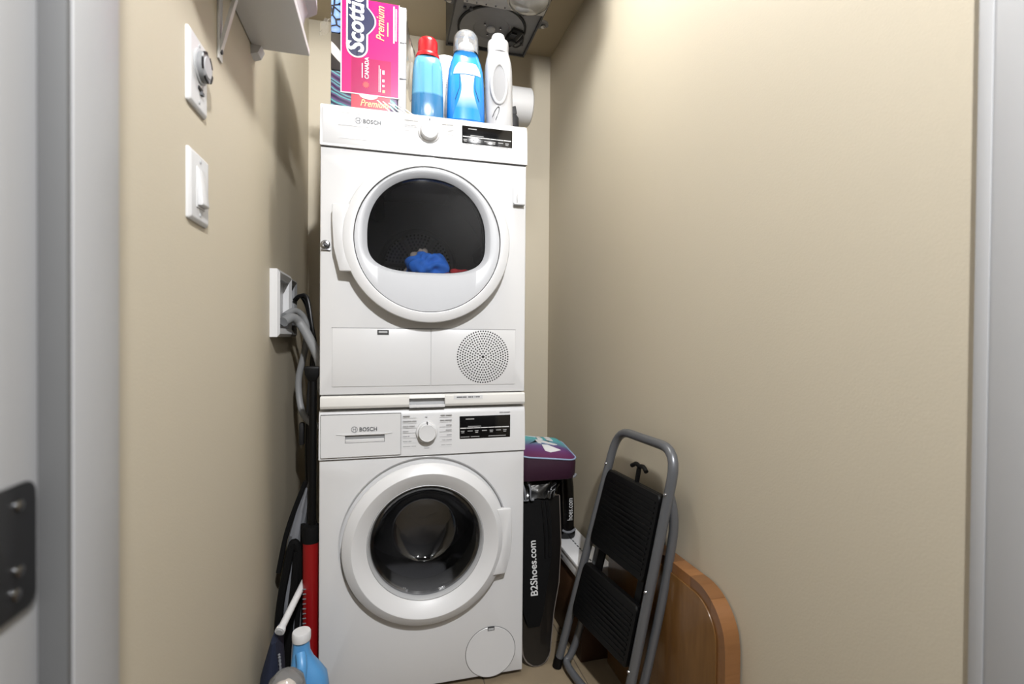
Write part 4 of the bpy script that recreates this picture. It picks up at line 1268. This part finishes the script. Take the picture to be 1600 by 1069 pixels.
# ------------------------------------------------------------------ right of the washer
# snowboard-like dark board with pale edge
sb = thing('sports_board', (0.675, 0.06, 0.0), 'dark board with rounded end and pale edge standing beside the washer', 'board')
out = []
xl_ = 0.6055
for k in range(13):
    a = math.radians(180 + 180 * k / 12)
    out.append((0.655 + 0.0495 * math.cos(a), 0.052 + 0.050 * math.sin(a)))
out = [(xl_, 0.512), (xl_, 0.30)] + out + [(0.722, 0.155), (0.745, 0.24), (0.760, 0.36), (0.764, 0.512)]
cxb = sum(p[0] for p in out) / len(out)
czb = sum(p[1] for p in out) / len(out)
inn = [(p[0] + (0.0035 if p[0] < 0.64 else (-0.0035 if p[0] > 0.68 else 0)), p[1] + (0.0035 if p[1] < 0.06 else 0)) for p in out]
YBD = 0.085


def lean(p, dy):
    return (p[0], YBD - 0.06 + 0.12 * p[1] / 0.6 + dy, p[1])


MB().loft([[lean(p, -0.001) for p in inn], [lean(p, 0.003) for p in inn]]).build('board_face', 'snow', sb)
MB().loft([[lean(p, 0.0) for p in out], [lean(p, 0.012) for p in out]]).build('board_core', 'snowedge', sb, bevel=0.001)

bb = thing('shoe_bag', (0.66, 0.04, 0.125), 'long flat black bag lettered in white, hanging beside the washer', 'bag')
P = [(0.603, 0.515), (0.715, 0.515), (0.722, 0.44), (0.718, 0.34), (0.700, 0.26), (0.680, 0.17), (0.664, 0.125), (0.625, 0.125), (0.603, 0.20)]


def leanb(p, dy):
    return (p[0], 0.012 + 0.11 * p[1] / 0.6 + dy, p[1])


MB().loft([[leanb(p, -0.003) for p in P], [leanb(p, 0.010) for p in P]]).build('bag_body', 'blackcloth', bb, bevel=0.003)
for xx in (0.690, 0.705):
    MB().tube(spline([leanb((xx, 0.505), -0.004), leanb((xx + 0.004, 0.42), -0.006), leanb((xx + 0.002, 0.33), -0.004)], 8), 0.003, 8).build('bag_fold', 'black', bb)
text('bag_lettering', 'B2Shoes.com', 0.0335, leanb((0.661, 0.218), -0.0050), (0, 0.18, 1), (-1, 0, 0), 'white_print', bb, bold=0.0005, xs=0.95)
# crumpled shiny bag above it
gb = thing('plastic_bag', (0.69, 0.10, 0.515), 'shiny crumpled black plastic bag under the purple bag', 'bag')
L = []
rnd = random.Random(12)
for z, xl, xr, y0_ in ((0.517, 0.605, 0.742, 0.115), (0.535, 0.604, 0.750, 0.118), (0.550, 0.604, 0.762, 0.122), (0.565, 0.604, 0.775, 0.13), (0.576, 0.605, 0.785, 0.135)):
    ring_ = sup((xl + xr) / 2, y0_ + 0.03, (xr - xl) / 2, 0.045, z, 3.5, 44)
    L.append([p + Vector((0, rnd.uniform(-0.012, 0.012), rnd.uniform(-0.003, 0.003))) for p in ring_])
MB().loft(L).build('bag_body', 'blackbag', gb, angle=70)
st_ = thing('white_strap', (0.62, 0.10, 0.515), 'bunch of white straps tucked between washer and black bag', 'strap')
for k, (x0, x1) in enumerate(((0.606, 0.612), (0.612, 0.622), (0.620, 0.630), (0.640, 0.648))):
    MB().tube(spline([(x0, 0.100, 0.575), (x0 + 0.004, 0.085, 0.556), (x1 - 0.004, 0.084, 0.535), (x1, 0.088, 0.518), (x1 + 0.010, 0.09, 0.517)], 6), 0.0028, 8).build('strap_loop', 'stroller', st_)

# second black bag: a sleeve with lettering resting on the white box
sl = thing('shoe_sleeve', (0.79, 0.22, 0.31), 'narrow glossy black sleeve with white lettering resting on the white box', 'bag')
sx0, sy0 = 0.838, 0.255
L = []
for z, r in ((0.312, 0.030), (0.320, 0.0335), (0.340, 0.0340), (0.352, 0.0295), (0.42, 0.0330), (0.50, 0.034), (0.56, 0.030)):
    L.append(sup(sx0 - 0.01 * (z - 0.31) / 0.2, sy0, r, r * 0.8, z, 2.4, 32))
MB().loft(L).build('sleeve_body', 'blackbag', sl)
MB().tube(spline([(sx0 - 0.026, sy0 - 0.026, 0.347), (sx0 - 0.012, sy0 - 0.0320, 0.341), (sx0 + 0.006, sy0 - 0.0325, 0.341), (sx0 + 0.024, sy0 - 0.027, 0.347)], 6), 0.0042, 8).build('rim_band', 'stroller', sl)
text('sleeve_lettering', 'hoes.com', 0.029, (sx0 + 0.010, sy0 - 0.0335, 0.383), (0, 0, 1), (-1, 0, 0), 'white_print', sl, bold=0.0, xs=0.74)

# purple and teal bag
pb = thing('gym_bag', (0.70, 0.12, 0.578), 'purple and teal zipped bag with white emblem on top of the black bags', 'bag')
bx0, bx1, by0, by1 = 0.602, 0.806, 0.068, 0.250


def bagloop(ins, z0f, bul=0.0):
    L = []
    for p in roundrect(bx0 + ins, bx1 - ins, by0 + ins, by1 - ins, 0.035 - min(ins, 0.02), 6):
        u = (p[0] - bx0) / (bx1 - bx0)
        v = (p[1] - by0) / (by1 - by0)
        L.append(Vector((p[0], p[1], z0f(u, v))))
    return L


ztop = lambda u, v: 0.668 - 0.022 * u + 0.030 * v
body = [bagloop(0.018, lambda u, v: 0.579), bagloop(0.006, lambda u, v: 0.584), bagloop(0.0, lambda u, v: 0.60), bagloop(-0.002, lambda u, v: 0.635), bagloop(0.0, ztop)]
MB().loft(body).build('bag_body', 'bagside', pb)
top = [bagloop(0.0, ztop), bagloop(0.02, lambda u, v: ztop(u, v) + 0.014), bagloop(0.05, lambda u, v: ztop(u, v) + 0.021), bagloop(0.085, lambda u, v: ztop(u, v) + 0.023)]
MB().loft(top, False, True).build('bag_top', 'bagtop', pb, angle=80)
MB().tube(bagloop(-0.001, ztop), 0.0028, 8, closed=True).build('piping', 'bagpipe', pb)
em = MB()


def toppt(x, y):
    u, v = (x - bx0) / (bx1 - bx0), (y - by0) / (by1 - by0)
    e_ = min(x - bx0, bx1 - x, y - by0, by1 - y)
    b_ = 0.0235 * min(1, max(0, e_ / 0.055)) ** 0.6
    return (x, y, ztop(u, v) + b_ + 0.002)


for poly in ([(0.655, 0.220), (0.700, 0.212), (0.700, 0.175), (0.683, 0.175), (0.683, 0.196)], [(0.712, 0.210), (0.731, 0.206), (0.731, 0.168), (0.712, 0.174)],
             [(0.672, 0.168), (0.690, 0.168), (0.735, 0.140), (0.722, 0.136), (0.690, 0.152), (0.684, 0.142), (0.674, 0.146)],
             [(0.682, 0.130), (0.700, 0.130), (0.736, 0.110), (0.700, 0.098), (0.684, 0.104)]):
    vs_ = [toppt(0.715 + (x - 0.700) * 1.12, 0.158 + (y - 0.160) * 1.15) for x, y in poly]
    em.add(vs_ + [(x, y, z - 0.003) for x, y, z in vs_], [tuple(range(len(vs_)))] + [(i, (i + 1) % len(vs_), (i + 1) % len(vs_) + len(vs_), i + len(vs_)) for i in range(len(vs_))])
em.build('emblem', 'white_print', pb, smooth=False)
MB().tube(spline([(0.792, 0.075, 0.588), (0.797, 0.072, 0.594), (0.799, 0.073, 0.601)], 4), 0.004, 8).build('tag', 'stroller', pb)

# white carton and the brown box below it
bxn = thing('brown_box', (0.855, 0.26, 0.0), 'dark brown box standing in shadow beneath the white carton', 'box')
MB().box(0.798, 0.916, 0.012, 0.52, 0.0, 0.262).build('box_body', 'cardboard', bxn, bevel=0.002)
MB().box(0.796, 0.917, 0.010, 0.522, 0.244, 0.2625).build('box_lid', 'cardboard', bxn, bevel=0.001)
wb = thing('white_carton', (0.85, 0.25, 0.263), 'long white carton with fine print lying on the brown box', 'carton')
MB().box(0.792, 0.900, 0.002, 0.50, 0.2635, 0.3095).build('carton_body', 'paper', wb, bevel=0.0015)
MB().box(0.790, 0.902, 0.000, 0.502, 0.2995, 0.3105).build('carton_lid', 'paper', wb, bevel=0.0015)
pr = MB()
for k in range(9):
    pr.box(0.845, 0.8500, 0.05 + 0.022 * k, 0.064 + 0.022 * k, 0.3104, 0.3112)
pr.build('fine_print', 'printd', wb)
pr = MB()
for a, b in ((0.17, 0.20), (0.205, 0.235)):
    pr.box(0.7914, 0.793, a, b, 0.272, 0.280)
pr.box(0.7914, 0.793, 0.018, 0.026, 0.283, 0.291)
pr.build('side_print', 'printd', wb)

# ------------------------------------------------------------------ wooden board against the right wall
wd = thing('wooden_board', (0.90, -0.3, 0.0), 'varnished wooden table leaf with rounded corner leaning at the right wall', 'board')
WY0, WY1, WZ, WR = -0.566, -0.012, 0.492, 0.105
WX0, WX1 = 0.884, 0.922


def ztopw(y, ins=0.0):
    y0, z1, r = WY0 + ins, WZ - ins, WR - ins
    if y < y0 + r:
        d = (y0 + r) - y
        return z1 - r + math.sqrt(max(0, r * r - d * d))
    return z1


cuts = [WY0, WY0 + 0.050, WY0 + 0.125, WY0 + 0.200, WY0 + 0.270, WY0 + 0.345, WY0 + 0.420, WY0 + 0.490, WY1]
for a, b in zip(cuts[:-1], cuts[1:]):
    ys = [a + (b - 0.0006 - a) * k / 10 for k in range(11)]
    poly = [(a, 0.0), (b - 0.0006, 0.0)] + [(y, ztopw(y)) for y in reversed(ys)]
    MB().prism(poly, 'x', WX0, WX1).build('stave', 'woodend', wd, angle=25)
ins = 0.026
ys = [WY0 + ins + (WR - ins) * (1 - math.cos(math.pi / 2 * k / 14)) for k in range(15)] + [WY1 - 0.001]
poly = [(WY0 + ins, 0.004), (WY1 - 0.001, 0.004)] + [(y, ztopw(y, ins)) for y in reversed(ys)]
MB().prism(poly, 'x', WX0 - 0.0045, WX0).build('face_panel', 'wood', wd, bevel=0.002, angle=25)

# ------------------------------------------------------------------ folding step stool leaning on the right wall
FL, FR = Vector((0.716, 0.012, 0.0)), Vector((0.776, -0.300, 0.0))
TL, TR = Vector((0.879, -0.072, 0.772)), Vector((0.879, -0.392, 0.780))
ls = thing('step_stool', ((FL + FR) / 2), 'folded grey two-step stool with black treads leaning against the right wall', 'step stool')


def FP(s, t_, nrm=0.0):
    p = FL.lerp(FR, s).lerp(TL.lerp(TR, s), t_)
    nn = (FR - FL).cross(TL - FL).normalized()
    return p + nn * nrm


nn_ = (FR - FL).cross(TL - FL).normalized()
SGN = 1.0 if nn_.x < 0 else -1.0      # positive offset = towards the room


def F3(s, t_, d=0.0):
    return FP(s, t_, SGN * d)


def rc(s0, t0, s1, t1, s2, t2, n_=6):
    a, b, c = F3(s0, t0), F3(s1, t1), F3(s2, t2)
    return [(1 - k / n_) ** 2 * a + 2 * (1 - k / n_) * (k / n_) * b + (k / n_) ** 2 * c for k in range(n_ + 1)]


path = [F3(0, 0.02), F3(0, 0.3), F3(0, 0.6)] + rc(0, 0.90, 0.0, 1.0, 0.22, 1.0) + [F3(0.5, 1.0)] + rc(0.78, 1.0, 1.0, 1.0, 1.0, 0.90) + [F3(1, 0.6), F3(1, 0.3), F3(1, 0.02)]
MB().tube(path, 0.0128, 16).build('front_frame', 'tube', ls)
for s in (0, 1):
    MB().tube([F3(s, 0.0) + Vector((0, 0, 0.002)), F3(s, 0.045)], 0.0150, 14).build('rubber_foot', 'black', ls)
# rear frame
rp = [F3(0.06, 0.70, -0.020), F3(0.05, 0.45, -0.034), F3(0.04, 0.16, -0.040), F3(0.05, 0.07, -0.030), F3(0.10, 0.035, -0.012), F3(0.5, 0.03, -0.006), F3(0.90, 0.035, -0.012), F3(0.98, 0.07, -0.034), F3(1.0, 0.16, -0.043), F3(1.02, 0.45, -0.043), F3(1.02, 0.68, -0.038), F3(1.015, 0.78, -0.028), F3(0.99, 0.85, -0.008)]
MB().tube(spline(rp, 6), 0.0115, 14).build('rear_frame', 'tube', ls)


def tread(t0, t1, name):
    o_ = MB()
    e1 = (F3(1, t0) - F3(0, t0))
    L = []
    loops = []
    for d, ins in ((-0.012, 0.004), (-0.008, 0.0), (0.008, 0.0), (0.012, 0.004)):
        ss0, ss1 = 0.055 + ins, 0.945 - ins
        tt0, tt1 = t0 + ins * 1.2, t1 - ins * 1.2
        loops.append([F3(p[0], p[1], d) for p in roundrect(ss0, ss1, tt0, tt1, 0.035, 5)])
    o_.loft(loops)
    t_ = o_.build(name, 'black', ls)
    k = 0
    tt = t0 + 0.025
    while tt < t1 - 0.02:
        c = F3(0.5, tt, 0.0125)
        MB().obox(c, (F3(0.90, tt, 0.0125) - F3(0.10, tt, 0.0125)) * 0.5, (F3(0.5, tt + 0.006) - F3(0.5, tt - 0.001)) * 0.5, nn_ * 0.0012).build('tread_rib', 'black', t_)
        tt += 0.0175
    return t_


tread(0.545, 0.845, 'upper_tread')
tread(0.245, 0.465, 'lower_tread')
MB().obox(F3(0.22, 0.50, -0.010), (F3(0.27, 0.5) - F3(0.17, 0.5)) * 0.5, (F3(0.22, 0.60) - F3(0.22, 0.40)) * 0.5, nn_ * 0.003).build('link_bar', 'black', ls)
MB().obox(F3(0.85, 0.50, -0.010), (F3(0.89, 0.5) - F3(0.81, 0.5)) * 0.5, (F3(0.85, 0.60) - F3(0.85, 0.40)) * 0.5, nn_ * 0.003).build('link_bar', 'black', ls)
hk = MB().tube([F3(0.52, 0.835, -0.004), F3(0.52, 0.895, 0.0)], 0.0065, 12).build('latch_handle', 'black', ls)
MB().tube(spline([F3(0.40, 0.893, 0.0), F3(0.46, 0.905, 0.0), F3(0.52, 0.902, 0.0), F3(0.58, 0.905, 0.0), F3(0.64, 0.893, 0.0)], 4), 0.0062, 12).build('latch_grip', 'black', hk)
for s, t_ in ((1.0, 0.855), (1.0, 0.53), (0.0, 0.86), (0.99, 0.25)):
    c = F3(s, t_, 0.0125)
    MB().tube([c, c + nn_ * SGN * 0.003], [0.0048, 0.003], 12).build('rivet', 'chrome', ls)

# joined prints and rows of marks too small to pick apart
for o in bpy.data.objects:
    b_ = o.name.split('.')[0]
    if o.parent and b_ in ('programme_print', 'model_print', 'small_print', 'display_print', 'touch_line', 'part_number_print', 'fine_print', 'side_print',
                           'print_lines', 'bag_print', 'film_creases', 'scale_marks', 'dial_teeth', 'emblem', 'drum_ridges', 'drawer_gap', 'maker_mark'):
        o['kind'] = 'stuff'
